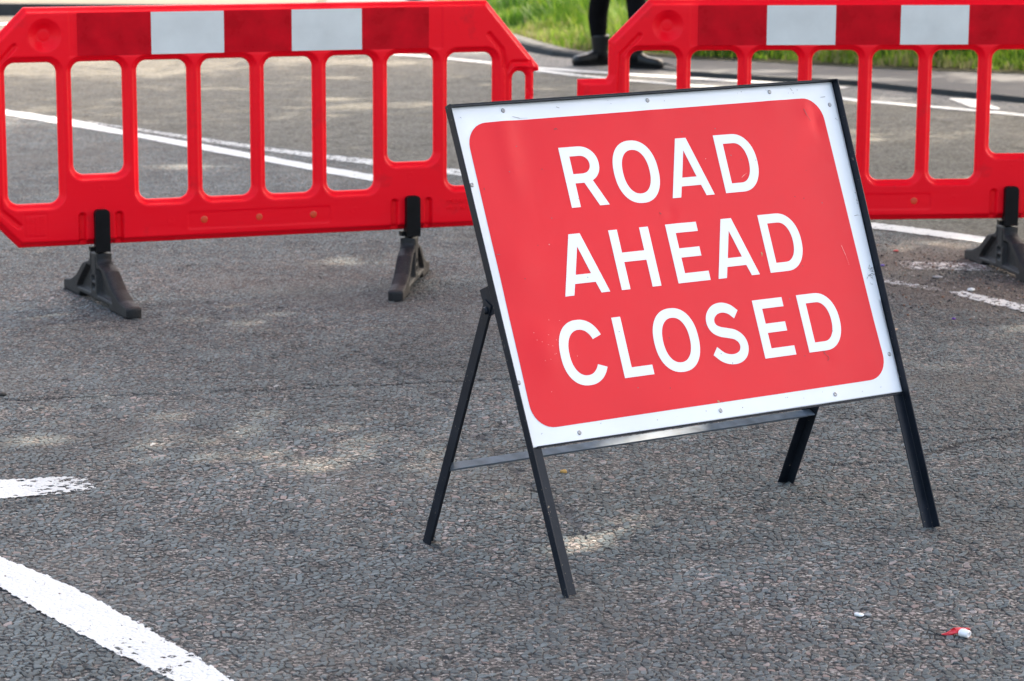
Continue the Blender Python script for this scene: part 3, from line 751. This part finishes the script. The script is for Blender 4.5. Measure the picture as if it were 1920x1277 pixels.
# lettering, all outlines in plate mm
def sup(cx, cz, rx, rz, n=2.3, a0=0, a1=360, k=56):
    out = []
    for i in range(k+(a1-a0 < 359)):
        a = R(a0+(a1-a0)*i/k); c, s = math.cos(a), math.sin(a)
        out.append((cx+rx*math.copysign(abs(c)**(2/n), c), cz+rz*math.copysign(abs(s)**(2/n), s)))
    return out
def stroke(pts, w, cat=8):
    q = [Vector(p) for p in pts]; q = [q[0]*2-q[1]]+q+[q[-1]*2-q[-2]]; c = []
    for i in range(1, len(q)-2):
        for k in range(cat):
            t_ = k/cat; a, b, c_, d = q[i-1:i+3]
            c.append(.5*((2*b)+(c_-a)*t_+(2*a-5*b+4*c_-d)*t_*t_+(-a+3*b-3*c_+d)*t_**3))
    c.append(q[-2]); L = []; Rr = []
    for i, p in enumerate(c):
        d = (c[min(i+1, len(c)-1)]-c[max(i-1, 0)]).normalized(); n = Vector((-d.y, d.x))*w/2
        L.append(tuple(p+n)); Rr.append(tuple(p-n))
    return L+Rr[::-1]
def dD(x, y0, y1, w=23, wid=111):
    xr = x+wid; ym = (y0+y1)/2; h = (y1-y0)/2; xs = x+52
    o = [(x, y0), (xs, y0)]+sup(xs, ym, xr-xs, h, 2.15, -90, 90, 26)[1:-1]+[(xs, y1), (x, y1)]
    i = [(x+w, y0+21.5), (xs, y0+21.5)]+sup(xs, ym, xr-xs-25, h-21.5, 2.15, -90, 90, 22)[1:-1]+[(xs, y1-21.5), (x+w, y1-21.5)]
    return o, [i]
def dA(x, y0, y1):
    h = y1-y0; q = lambda u, v: (x+u, y0+v*h/136.)
    return [q(0, 0), q(24, 0), q(32.5, 25), q(87.5, 25), q(96.5, 0), q(120, 0), q(74.5, 136), q(44.5, 136)], [[q(39.5, 45), q(80.5, 45), q(60, 107.5)]]
def dE(x, y0, y1):
    return [(x, y0), (x+91, y0), (x+91, y0+21.5), (x+24, y0+21.5), (x+24, y0+57.5), (x+81, y0+57.5), (x+81, y0+79), (x+24, y0+79), (x+24, y1-21.5), (x+87, y1-21.5), (x+87, y1), (x, y1)], []
def dO(x0, x1, y0, y1):
    cx, cz = (x0+x1)/2, (y0+y1)/2
    return sup(cx, cz, (x1-x0)/2, (y1-y0)/2, 2.25), [sup(cx, cz, (x1-x0)/2-24.5, (y1-y0)/2-21.8, 2.2)]
def dR(x, y0, y1):
    xr = x+98; yb = y0+54; ym = (yb+y1)/2; h = (y1-yb)/2; xs = x+50
    arc = sup(xs, ym, xr-xs, h, 2.1, -62, 90, 24)
    o = [(x, y0), (x+24, y0), (x+24, yb), (x+48, yb), (x+76, y0), (x+102, y0)]+[(x+72, yb+4)]+arc+[(x, y1)]
    i = [(x+24, yb+21), (xs, yb+21)]+sup(xs, ym, xr-xs-25, h-21.5, 2.1, -90, 90, 20)[1:-1]+[(xs, y1-21.5), (x+24, y1-21.5)]
    return o, [i]
def dC(x0, x1, y0, y1):
    cx, cz = (x0+x1)/2, (y0+y1)/2
    o = sup(cx, cz, (x1-x0)/2, (y1-y0)/2, 2.2, 26, 331, 60); i = sup(cx, cz, (x1-x0)/2-24.5, (y1-y0)/2-22, 2.15, 30, 326, 54)
    return o+i[::-1], []
LET = [dR(240, 504, 641), dO(373, 495.5, 500.5, 645.5), dA(517, 505, 642), dD(670, 505.5, 642.5),
       dA(170, 310, 446), ([(321.5, 310), (345, 310), (345, 371.8), (406, 371.8), (406, 310), (430.5, 310), (430.5, 446), (406, 446), (406, 393.3), (345, 393.3), (345, 446), (321.5, 446)], []),
       dE(478.5, 310.5, 446.5), dA(592, 310.5, 446.8), dD(744, 311, 447.5),
       dC(122, 245, 111.5, 256.5), ([(276.5, 116.3), (356.5, 116.3), (356.5, 138), (300.5, 138), (300.5, 252), (276.5, 252)], []),
       dO(375.5, 498.5, 112.5, 257.5),
       (stroke([(617, 226), (601, 239), (581, 245), (560, 241.5), (545, 229), (541, 214), (547, 200), (562, 191), (582, 186), (602, 180), (616, 168), (620, 152), (613, 136), (597, 127), (576, 126), (555, 133), (536, 149)], 23), []),
       dE(671, 117, 252.5), dD(801, 117, 252.5)]
for o_, h_ in LET: surf_grid('letter', M_white, o_, h_, 1.3, redp, 10)
def px2uv(px, py):
    d = ray(px, py); d = Matrix.Rotation(-YAW, 3, 'Z') @ d; o = Matrix.Rotation(-YAW, 3, 'Z') @ (Vector((0, 0, CH))-Vector((bx_, by_, 0)))
    c = SP(525, 375); t_ = ((c-o).dot(Nn))/d.dot(Nn); P = o+d*t_-c
    return P.dot(U)*1000+525, P.dot(Vv)*1000+375
def scuff(strokes, mat, wid, parent, name='scuff', lift=1.7):
    b = MB()
    for st in strokes:
        q = [Vector(px2uv(*p)) for p in st]
        for i in range(len(q)-1):
            d = (q[i+1]-q[i]); n = Vector((-d.y, d.x)).normalized()*wid*(.5 if i % 2 else .8); n2 = n*(.5 if i % 3 else 1.3)
            b.add([SP(*(q[i]-n), lift+dent(*q[i])), SP(*(q[i+1]-n2), lift+dent(*q[i+1])), SP(*(q[i+1]+n2), lift+dent(*q[i+1])), SP(*(q[i]+n), lift+dent(*q[i]))], [(0, 1, 2, 3)])
    return tag(b.build(name, mat, parent, recalc=False), kind='stuff')
M_sd = simple('scuff_grey', (.16, .16, .17), .7); M_sr = simple('scuff_dark_red', (.35, .004, .01), .4); M_sl = simple('scuff_pale', (.85, .42, .38), .5); M_tan = simple('mud', (.45, .30, .15), .8)
rs = np.random.default_rng(21); sk = []
for k in range(16):
    x, y = 1632+rs.normal(0, 3), 512+rs.normal(0, 8); a = rs.random()*6.3; sk.append([(x+4*math.cos(a+j*1.1), y+4*math.sin(a+j*1.1)) for j in range(3)])
sk += [[(1601, 405), (1607, 403.5), (1613, 404)], [(862, 220), (864, 221), (865, 223)], [(1480, 166), (1484, 171)], [(1485, 174), (1487, 176)], [(1537, 183), (1546, 182)], [(960, 219), (975, 222), (990, 221.5)],
       [(930, 478), (936, 478)], [(1352, 752), (1354, 755)]]
for k in range(26):
    e_ = rs.integers(0, 3); q = rs.random(); x, y = ((852+q*700, 208-q*46+rs.random()*10), (1566+q*120, 210+q*480+rs.random()*6), (1010+q*660, 818-q*92-rs.random()*12))[e_]
    sk.append([(x, y), (x+rs.normal(0, 2), y+rs.normal(0, 1.5))])
scuff(sk, M_sd, .55, plate)
scuff([[(1544, 658), (1547, 664), (1552, 667), (1555, 672), (1552, 676)], [(1038, 243), (1043, 241), (1046, 244)], [(1505, 205), (1511, 216), (1519, 227)], [(1236, 399), (1239, 402)], [(907, 353), (908, 356)]], M_sr, 1.6, redp)
scuff([[(1577, 460), (1585, 478), (1592, 497)], [(1390, 333), (1395, 328), (1399, 325)]]+[[(x, y), (x+1.2, y+1)] for x, y in zip(rs.normal(1040, 24, 18), rs.normal(655, 40, 18)) if True], M_sl, .5, redp)
scuff([[(1427, 473), (1428.5, 477), (1428, 481)], [(1344, 752), (1348, 754)]], M_tan, 2.0, redp)
dk = [[(x, y), (x+1.5, y+1.2)] for x, y in ((1339, 241), (1369, 291), (967, 274), (1145, 478), (1033, 409), (953, 322), (1277, 187+60), (1540, 380), (1415, 300), (1230, 300), (1100, 520), (1320, 610), (1480, 560), (1560, 620), (1194, 727))]
scuff(dk, M_sd, .9, redp)
# rivets
for (u, v) in ((118, 733), (510, 735), (864, 736), (1037, 696), (1034, 88), (847, 14), (513, 16), (129, 14), (5, 138), (-2, 574)):
    b = MB(); b.lathe(SP(u, v, .2+dent(u, v)), Nn, [(5.2e-3, 0), (4.8e-3, 1.3e-3), (3.2e-3, 2.2e-3), (2.4e-3, 2.2e-3), (1.8e-3, .8e-3)], 14)
    b.build('rivet', M_steel, sign, smooth=True)
mm = .001
# front uprights: angle iron, one flange behind the plate, one lip forward
FLAT = -325.
def upright(name, side):
    b = MB()
    if side < 0:
        A = SP(edgeL(FLAT)-11.5+4, FLAT-1); B = SP(edgeL(752)-11.5, 752)
        poly = [(-3.2, LD), (0, LD), (0, -2.4), (31, -2.4), (31, -5.6), (-3.2, -5.6)]
    else:
        A = SP(edgeR(FLAT)+3, FLAT-1); B = SP(edgeR(752)+3, 753)
        poly = [(3.2, LD+5), (3.2, -5.6), (-27, -5.6), (-27, -2.4), (0, -2.4), (0, LD+5)]
    b.prism(A, B, U*mm, Nn*mm, poly)
    return b.build(name, M_black, sign, bevel=.0009)
upright('front_leg', -1); upright('front_leg', 1)
b = MB()   # top rail with the lip forward
Tl = SP(edgeL(752)-14.5, 747.5); Tr = SP(edgeR(752)+6, 752)
b.prism(Tl, Tr, Vv*mm, Nn*mm, [(0, LD+.4), (3.2, LD+.4), (3.2, -6), (-24, -6), (-24, -2.6), (0, -2.6)]); b.build('top_rail', M_black, sign, bevel=.0009)
b = MB()   # bottom rail: flange turned back under the plate
b.prism(SP(edgeL(0)+11, 0), SP(edgeR(0)+7, -3.2), Vv*mm, Nn*mm, [(-5.5, 1.8), (-1.5, 1.8), (-1.5, -1.9), (22, -2.3), (22, -6), (-5.5, -6)])
b.build('bottom_rail', M_black, sign, bevel=.0006)
# rear legs
DP = .53; HS = 300-375+.0
def rear_leg(uu, side):
    top = SP(uu*1000+525, -12+2, -30); bot = Vector((uu, DP, 0.0))
    top = U*uu+Vv*(.645)+Nn*(-.036)
    d = (bot-top).normalized(); n = U.cross(d).normalized()
    if n.y > 0: n = -n                 # forward-facing normal of the leg plane
    b = MB(); s = side
    b.prism(top-d*.012, bot, U*mm*s, n*mm, [(0, 0), (3, 0), (3, 25), (-0.0, 25)] if False else [(0, 25), (3.2, 25), (3.2, -3.2), (-24, -3.2), (-24, 0), (0, 0)])
    o = b.build('rear_leg', M_black, sign, bevel=.0008)
    b = MB(); c = top+n*.013+d*.006
    b.lathe(c-U*s*.012, U*s, [(.0085, 0), (.0085, .018), (.006, .022)], 12); b.build('bolt', M_steel if side > 0 else M_black, o)
    # bracket between upright and leg
    b = MB(); ex = U*s*.0045
    b.prism(U*(uu-s*.0015)+Vv*.680+Nn*(-.044), U*(uu-s*.0015)+Vv*.618+Nn*(-.044), U*mm, Nn*mm, [(-1.5, 0), (1.5, 0), (1.5, 40), (-1.5, 40)])
    b.build('hinge_bracket', M_black, sign, bevel=.0006)
    return top, bot, n, d
RL = rear_leg(-.5365, -1); RR = rear_leg(.517, 1)
b = MB()
def along(L, f): return L[0].lerp(L[1], f)
f_ = .655
p0 = along(RL, f_)+U*.002; p1 = along(RR, f_)-U*.002; n = RL[2]; d = RL[3]
b.prism(p0, p1, n*mm, -d*mm, [(0, 0), (24, 0), (24, -3), (3, -3), (3, -22), (0, -22)]); b.build('cross_bar', M_bar, sign, bevel=.0006)

# ---------------------------------------------------------------- small things lying about
M_balloon = simple('red_rubber', (.62, .02, .035), .35, nscale=60, namp=.2)
M_bw = simple('white_rubber', (.72, .74, .76), .45)
def lump(name, mat, c, r, sq=(1, 1, 1), seed=0, parent=None, n=14, m=9, amp=.25, rz=0):
    rr = np.random.default_rng(seed); ph = rr.random(6)*6.28; V = []
    for i in range(m+1):
        th = math.pi*i/m
        for k in range(n):
            a = 2*math.pi*k/n; q = r*(1+amp*(.5*math.sin(2*a+ph[0])*math.sin(th)+.3*math.sin(3*a+2*th+ph[1])+.3*math.cos(3*th+ph[2]+a)))
            x, y, z = q*math.sin(th)*math.cos(a)*sq[0], q*math.sin(th)*math.sin(a)*sq[1], q*math.cos(th)*sq[2]
            V.append((c[0]+x*math.cos(rz)-y*math.sin(rz), c[1]+x*math.sin(rz)+y*math.cos(rz), c[2]+z))
    F_ = [(i*n+k, i*n+(k+1) % n, (i+1)*n+(k+1) % n, (i+1)*n+k) for i in range(m) for k in range(n)]
    b = MB(); b.add(V, [f[::-1] for f in F_]); return b.build(name, mat, parent, smooth=True)
lp = gnd(1797, 1194)
bal = empty('burst_balloon', (lp.x, lp.y, .003)); bal.scale = (1.15, 1.15, .9); tag(bal, 'scrap of burst red balloon with a white neck on the asphalt', 'balloon scrap')
b = MB(); prev = None; N_ = 15
pl = [(-.029, .0, .002, .0015), (-.020, .002, .003, .004), (-.012, .004, .005, .007), (-.004, .005, .008, .009), (.004, .004, .009, .009), (.012, .006, .011, .006), (.020, .009, .011, .003)]
vs = []
for i, (x, y, z, r) in enumerate(pl):
    for k in range(10):
        a = 2*math.pi*k/10; q = r*(1+.3*math.sin(3*a+i*1.7)); vs.append((x, y+q*math.cos(a), z+q*.7*math.sin(a)))
fs = [(i*10+k, i*10+(k+1) % 10, (i+1)*10+(k+1) % 10, (i+1)*10+k) for i in range(len(pl)-1) for k in range(10)]+[tuple(range(10))[::-1], tuple(60+k for k in range(10))]
b.add(vs, fs)
flap = []
for i in range(9):
    x = -.012+i*.0042; wz = .0125+.0022*math.sin(i*1.9)
    for j in range(4): flap.append((x, .004+j*.0035+.0012*math.sin(i*2.3+j), wz-.0022*j+.0016*math.sin(j*2.1+i*1.3)))
b.add(flap+[(a, c_, z-.0009) for a, c_, z in flap], [(i*4+j, i*4+j+1, i*4+j+5, i*4+j+4) for i in range(8) for j in range(3)]+[(36+i*4+j+4, 36+i*4+j+5, 36+i*4+j+1, 36+i*4+j) for i in range(8) for j in range(3)])
b.build('balloon_skin', M_balloon, bal)
b = MB(); ax = Vector((.75, -.62, -.10)); b.lathe((.001, .0, .0085), ax, [(.004, 0), (.0085, .003), (.0098, .008), (.0085, .013), (.0088, .017), (.0075, .0195), (.0035, .019), (.003, .012)], 16)
b.build('balloon_neck', M_bw, bal, smooth=True)
def pebble(px, py, r, col, label, cat, sq=(1.3, 1, .5), name='pebble', seed=1):
    p = gnd(px, py); o = lump(name, simple('stone_'+str(seed), col, .6, nscale=80, namp=.2), (0, 0, r*.45), r, sq, seed); o.location = (p.x, p.y, .002)
    return tag(o, label, cat)
pebble(1610, 1157, .0075, (.72, .74, .74), 'small white pebble to the left of the balloon scrap', 'pebble', seed=1)
pebble(1628, 1157, .006, (.30, .30, .30), 'small grey pebble right beside the white pebble', 'pebble', seed=2)
pebble(1057, 888, .007, (.50, .30, .09), 'curled yellow-brown leaf scrap on the asphalt under the sign', 'leaf', (1.2, .8, .8), 'dried_leaf', 3)
pebble(2, 744, .013, (.02, .02, .02), 'small black rubber scrap at the left edge of the photo', 'scrap', (1.2, .8, .5), 'rubber_scrap', 4)
pebble(1820, 547, .012, (.62, .64, .64), 'white chip of stone in the dirt near the right barrier foot', 'pebble', seed=5)
pebble(1758, 523, .013, (.34, .32, .30), 'grey triangular stone flake lying in the dirt drift', 'pebble', (1.5, 1, .3), seed=6)
pebble(1788, 600, .006, (.13, .03, .33), 'tiny purple scrap on the asphalt right of the sign', 'scrap', (1.3, .8, .5), 'plastic_scrap', 7)
pebble(1676, 620, .008, (.50, .35, .25), 'flat tan stone chip beside the right edge of the sign', 'pebble', (1.4, .9, .4), seed=8)
pebble(1680, 473, .009, (.45, .04, .05), 'tiny red scrap in the dirt below the right barrier', 'scrap', (1.4, .8, .4), 'plastic_scrap', 9)
pebble(1654, 500, .008, (.14, .11, .45), 'tiny blue scrap in the dirt against the sign edge', 'scrap', (1.4, .8, .4), 'plastic_scrap', 10)
def gravel():
    rr = np.random.default_rng(11); n = 3400
    x = rr.normal(1.72, .30, n); y = rr.normal(9.35, .42, n); k = (x > 1.15) & (y < 10.3-(x-1.5)*.9) & (y > 8.2); x, y = x[k], y[k]; n = len(x)
    ex = rr.normal(0, 1, 500)*.9+.2; ey = rr.uniform(4.7, 9, 500); x = np.r_[x, ex]; y = np.r_[y, ey]; n = len(x)
    r = .0018+.0045*rr.random(n)**3; r[-500:] = .0014+.0022*rr.random(500)
    o8 = np.array([(1, 0, 0), (-1, 0, 0), (0, 1, 0), (0, -1, 0), (0, 0, 1), (0, 0, -1)], float)
    f8 = np.array([(0, 2, 4), (2, 1, 4), (1, 3, 4), (3, 0, 4), (2, 0, 5), (1, 2, 5), (3, 1, 5), (0, 3, 5)])
    an = rr.random(n)*6.28; sx = r*(1+.6*rr.random(n)); sy = r*(.7+.4*rr.random(n)); sz = r*(.4+.4*rr.random(n))
    V = np.zeros((n, 6, 3)); ox = o8[None, :, 0]*sx[:, None]; oy = o8[None, :, 1]*sy[:, None]
    V[:, :, 0] = x[:, None]+ox*np.cos(an)[:, None]-oy*np.sin(an)[:, None]+rr.normal(0, .15, (n, 6))*r[:, None]; V[:, :, 1] = y[:, None]+ox*np.sin(an)[:, None]+oy*np.cos(an)[:, None]; V[:, :, 2] = .005+o8[None, :, 2]*sz[:, None]
    Fc = (np.arange(n)[:, None, None]*6+f8[None]).reshape(-1, 3)
    cols = [(.05, .05, .05), (.16, .13, .11), (.28, .22, .17), (.45, .40, .36), (.20, .10, .06)]
    ms = [simple('grit_%d' % i, c, .8) for i, c in enumerate(cols)]
    fm = np.repeat(rr.choice(5, n, p=[.34, .28, .2, .1, .08]), 8)
    o = mesh_np('gravel', V.reshape(-1, 3), Fc, ms, fmat=fm); tag(o, 'loose grit and small stones lying on the dirty asphalt right of the sign', 'gravel', kind='stuff')
gravel()

# ---------------------------------------------------------------- the person on the verge edge (only the legs are in view)
def person():
    p = gnd(1155, 132); base = empty('person', (p.x, p.y, .0)); s = 1.0
    # frame x: to the right of the picture, y: away
    a1 = gnd(1122, 122); a2 = gnd(1193, 128)
    L = Vector((a1.x-p.x, a1.y-p.y, 0)); Q = Vector((a2.x-p.x, a2.y-p.y, 0))
    M_skin = simple('skin', (.45, .27, .20), .5); M_tr = simple('black_trousers', (.004, .004, .005), .9, spec=.08, nscale=14, namp=.4, bump=.004, bscale=30)
    M_boot = simple('black_leather', (.004, .005, .006), .38, spec=.32, nscale=30, namp=.5, bump=.002, bscale=60); M_jk = simple('dark_jacket', (.012, .013, .018), .8)
    M_hair = simple('brown_hair', (.05, .03, .02), .6)
    def skin(name, pts, edges, mat, parent, sub=2):
        me = bpy.data.meshes.new(name); me.from_pydata([q[:3] for q in pts], edges, []); o = bpy.data.objects.new(name, me); COL.objects.link(o)
        m = o.modifiers.new('k', 'SKIN'); m.use_smooth_shade = True
        sv = me.skin_vertices[0].data
        for i, q in enumerate(pts): sv[i].radius = (q[3], q[4] if len(q) > 4 else q[3]); sv[i].use_root = (i == 0)
        su = o.modifiers.new('s', 'SUBSURF'); su.levels = sub; su.render_levels = sub
        me.materials.append(mat); o.parent = parent; return o
    hip = Vector(((L.x+Q.x)/2, (L.y+Q.y)/2+.02, .93)); H = hip
    # body as one continuous surface
    P_ = [(H.x, H.y, .95, .14, .10), (H.x, H.y, 1.10, .135, .095), (H.x, H.y, 1.28, .155, .10), (H.x, H.y, 1.42, .13, .085), (H.x, H.y, 1.50, .055, .055), (H.x, H.y-.01, 1.58, .06, .07), (H.x, H.y-.01, 1.66, .074, .092), (H.x, H.y-.01, 1.75, .055, .065)]
    E_ = [(i, i+1) for i in range(7)]
    for sgn, foot in ((-1, L), (1, Q)):
        i0 = len(P_); kx = foot.x*.8+(H.x+sgn*.09)*.2
        P_ += [(H.x+sgn*.09, H.y, .88, .085, .09), (kx, (foot.y+H.y)/2-.01, .50, .080, .080), (foot.x+.012*sgn, foot.y+.005, .36, .078, .080), (foot.x, foot.y, .22, .064, .066), (foot.x, foot.y, .13, .042, .048)]
        E_ += [(0, i0)]+[(i0+k, i0+k+1) for k in range(4)]
        i1 = len(P_)
        P_ += [(H.x+sgn*.17, H.y, 1.43, .05, .05), (H.x+sgn*.22, H.y+.02, 1.18, .040, .042), (H.x+sgn*.23, H.y-.04, .96, .030, .032), (H.x+sgn*.225, H.y-.06, .88, .020, .035), (H.x+sgn*.22, H.y-.07, .82, .012, .024)]
        E_ += [(3, i1)]+[(i1+k, i1+k+1) for k in range(4)]
    body = skin('body', P_, E_, M_tr, base)
    jk = skin('jacket', [(H.x, H.y, .98, .16, .12), (H.x, H.y, 1.12, .155, .115), (H.x, H.y, 1.28, .172, .118), (H.x, H.y, 1.42, .15, .10), (H.x, H.y, 1.47, .07, .07)]+
              [(H.x-.18, H.y, 1.43, .062), (H.x-.225, H.y+.02, 1.18, .052), (H.x-.235, H.y-.03, .98, .042), (H.x+.18, H.y, 1.43, .062), (H.x+.225, H.y+.02, 1.18, .052), (H.x+.235, H.y-.03, .98, .042)],
              [(0, 1), (1, 2), (2, 3), (3, 4), (3, 5), (5, 6), (6, 7), (3, 8), (8, 9), (9, 10)], M_jk, base)
    head = lump('head', M_skin, (H.x, H.y-.015, 1.66), .10, (.80, .95, 1.18), 3, base, 20, 14, .03)
    for sg in (-1, 1):
        lump('ear', M_skin, (H.x+sg*.082, H.y, 1.655), .028, (.35, .7, 1.1), 4, head, amp=.05); lump('eye', M_bw, (H.x+sg*.032, H.y-.100, 1.675), .012, seed=5, parent=head, amp=0)
    lump('nose', M_skin, (H.x, H.y-.112, 1.645), .017, (.8, 1.1, 1.4), 6, head, amp=.05); lump('mouth', M_balloon, (H.x, H.y-.100, 1.605), .02, (1.1, .35, .3), 6, head, amp=.03)
    lump('hair', M_hair, (H.x, H.y+.012, 1.695), .108, (.84, .98, 1.0), 7, base, 20, 14, .05)
    for sg in (-1, 1):
        hx, hy = H.x+sg*.228, H.y-.065
        pts = [(hx, hy, .90, .022, .03), (hx, hy-.005, .85, .016, .038)]; ed = [(0, 1)]
        for j, ln in enumerate((.060, .072, .078, .068)):
            oy = -.030+j*.020; i0 = len(pts); pts += [(hx, hy+oy, .82, .009), (hx-sg*.006, hy+oy, .82-ln*.5, .008), (hx-sg*.018, hy+oy-.003, .82-ln*.95, .007)]; ed += [(1, i0), (i0, i0+1), (i0+1, i0+2)]
        i0 = len(pts); pts += [(hx-sg*.006, hy-.042, .865, .011), (hx-sg*.012, hy-.055, .83, .009)]; ed += [(0, i0), (i0, i0+1)]
        skin('hand', pts, ed, M_skin, base, 1)
    # boots with sole, ankle shaft and rolled top
    for foot, ang in ((L, R(207)), (Q, R(-27))):
        f = Vector((math.cos(ang), math.sin(ang), 0)); sd_ = Vector((-f.y, f.x, 0)); b = MB()
        secs = [(-.075, .030, .000, .060), (-.065, .036, .0, .10), (-.03, .040, .0, .125), (.02, .040, .0, .12), (.06, .041, .0, .095), (.10, .048, .0, .080), (.145, .052, .0, .074), (.185, .046, .0, .066), (.207, .028, .004, .050)]
        vs = []; n = 12
        for (x, w_, z0, z1) in secs:
            for k in range(n):
                a = 2*math.pi*k/n; zz = (z0+z1)/2+(z1-z0)/2*math.copysign(abs(math.sin(a))**.7, math.sin(a)); q = w_*math.copysign(abs(math.cos(a))**.7, math.cos(a))
                vs.append(foot+f*x+sd_*q+Vector((0, 0, zz+.008)))
        fs = [(i*n+k, i*n+(k+1) % n, (i+1)*n+(k+1) % n, (i+1)*n+k) for i in range(len(secs)-1) for k in range(n)]+[tuple(range(n)), tuple((len(secs)-1)*n+k for k in range(n))[::-1]]
        b.add(vs, fs)
        b.lathe(foot-f*.012, (0, 0, 1), [(.056, .05), (.056, .10), (.060, .13), (.064, .165), (.068, .195), (.070, .205), (.070, .218), (.064, .222)], 18)
        bt = b.build('boot', M_boot, base, smooth=True)
        b = MB(); pr = [(-.082, -.03), (-.07, -.038), (0, -.040), (.09, -.048), (.15, -.050), (.195, -.036), (.212, 0), (.195, .036), (.15, .050), (.09, .048), (0, .040), (-.07, .038), (-.082, .03)]
        b.prism(foot+Vector((0, 0, .002)), foot+Vector((0, 0, .020)), f, sd_, pr); b.build('sole', M_clamp, bt)
    tag(base, 'person in black trousers and black leather boots standing at the edge of the verge', 'person')
person()

# ---------------------------------------------------------------- roadside trees on the right, beyond the frame: their crowns shade the scene
M_bark = simple('bark', (.10, .075, .05), .9, nscale=12, namp=.4, bump=.02, bscale=20)
def leaf_mat():
    t = NT('tree_leaf'); c = (.06, .12, .025, 1)
    d = t.n('ShaderNodeBsdfPrincipled', {'Base Color': c, 'Roughness': .5}); tr = t.n('ShaderNodeBsdfTranslucent', {'Color': (.10, .18, .03, 1)})
    return t.out(t.n('ShaderNodeMixShader', {0: .3, 1: d.outputs[0], 2: tr.outputs[0]}).outputs[0])
M_leaf = leaf_mat()
GAPS = [(660, 490, .42, .36, .72), (1180, 1015, .30, .22, .68), (1260, 955, .26, .16, .5), (350, 312, .34, .24, .85), (170, 325, .2, .25, .7), (310, 368, .35, .2, .5), (100, 372, .25, .2, .6), (850, 450, .2, .3, .5),
        (470, 590, .3, .2, .35), (1775, 458, .45, .22, .85), (1900, 335, .5, .3, .8), (60, 585, .2, .14, .4), (1500, 940, .2, .1, .3),
        (230, 138, .5, .45, .85), (120, 120, .6, .45, .7), (345, 120, .5, .45, .9), (400, 165, .6, .3, .5), (650, 200, .4, .26, .9), (620, 186, .3, .22, .8), (790, 197, .35, .28, .9), (620, 146, .4, .3, .85), (560, 112, .6, .4, .8), (560, 210, .25, .2, .5), (950, 215, .4, .3, .7),
        (720, 118, .6, .4, .9), (900, 145, .5, .35, .7), (1050, 165, .6, .35, .8), (1230, 143, .6, .25, .95), (1360, 150, .6, .25, .95), (1400, 163, .6, .3, .9), (1330, 138, .5, .3, .8), (1480, 141, .4, .3, .85), (1600, 155, .5, .3, .9), (1430, 122, .4, .3, .7), (1700, 128, .5, .4, .7), (1880, 152, .5, .35, .8), (1700, 260, .9, .5, .35), (1600, 190, .5, .3, .6)]
GAPS = [(gnd(a, b_).x, gnd(a, b_).y, c_, d_, min(.96, e_+.15)) for a, b_, c_, d_, e_ in GAPS]  # crowns opened along the sun's rays to put sun patches on these spots
def tree(x, y, h, rx, ry, rz, nl, label, seed):
    root = empty('tree', (x, y, 0)); rr = np.random.default_rng(seed); b = MB()
    ax = Vector((-2.6, 0, h-rz*.6)); ln = ax.length; b.lathe((2.6, 0, 0), ax, [(.30, 0), (.24, .4), (.20, 2), (.15, ln*.8), (.08, ln)], 12)
    b.build('trunk', M_bark, root, smooth=True)
    b = MB()
    for k in range(14):
        a = k*2.4; z = h-rz*.8+k*.16*rz/1.4; q = Vector((math.cos(a)*rx*.7, math.sin(a)*ry*.7, rz*.35))
        b.lathe((0, 0, z), q, [(.06, 0), (.04, q.length*.5), (.015, q.length)], 7)
    b.build('branch', M_bark, root)
    nc = 240; cc = rr.normal(0, 1, (nc, 3)); cc /= np.linalg.norm(cc, axis=1)[:, None]; cc *= (rr.random(nc)**.45)[:, None]; cc *= (rx, ry, rz); cc[:, 2] += h
    p = cc[rr.integers(0, nc, nl)]+rr.normal(0, .34, (nl, 3))
    gx = x+p[:, 0]-sdir.x/sdir.z*p[:, 2]; gy = y+p[:, 1]-sdir.y/sdir.z*p[:, 2]     # where each leaf's shadow falls
    kp = gy < 20.2-.5*np.clip(gx, 0, 4)+.2*rr.random(nl)
    for a, b_, c_, d_, e_ in GAPS:
        w_ = np.exp(-(((gx-a)/c_)**2+((gy-b_)/d_)**2)*.9); kp &= rr.random(nl) > w_*e_*1.05
    p = p[kp]; nl = len(p)
    u = rr.normal(0, 1, (nl, 3)); u /= np.linalg.norm(u, axis=1)[:, None]; w_ = np.cross(u, rr.normal(0, 1, (nl, 3))); w_ /= np.linalg.norm(w_, axis=1)[:, None]
    s = (.05+.05*rr.random(nl))[:, None]
    V = np.stack([p-u*s, p+w_*s*.55, p+u*s, p-w_*s*.55], 1).reshape(-1, 3)
    mesh_np('crown', V, np.arange(nl*4).reshape(-1, 4), M_leaf, root)
    tag(root, label, 'tree', 'trees beside the road')
tree(4.6, 8.1, 7.0, 3.9, 4.2, 1.6, 76000, 'leafy roadside tree nearest the camera on the right whose crown shades the sign', 1)
tree(4.4, 15.5, 7.2, 4.7, 4.5, 1.8, 74000, 'leafy roadside tree on the right level with the barriers', 2)
tree(4.2, 20.9, 6.6, 4.0, 3.2, 1.4, 36000, 'smaller leafy tree on the right beside the footpath', 3)
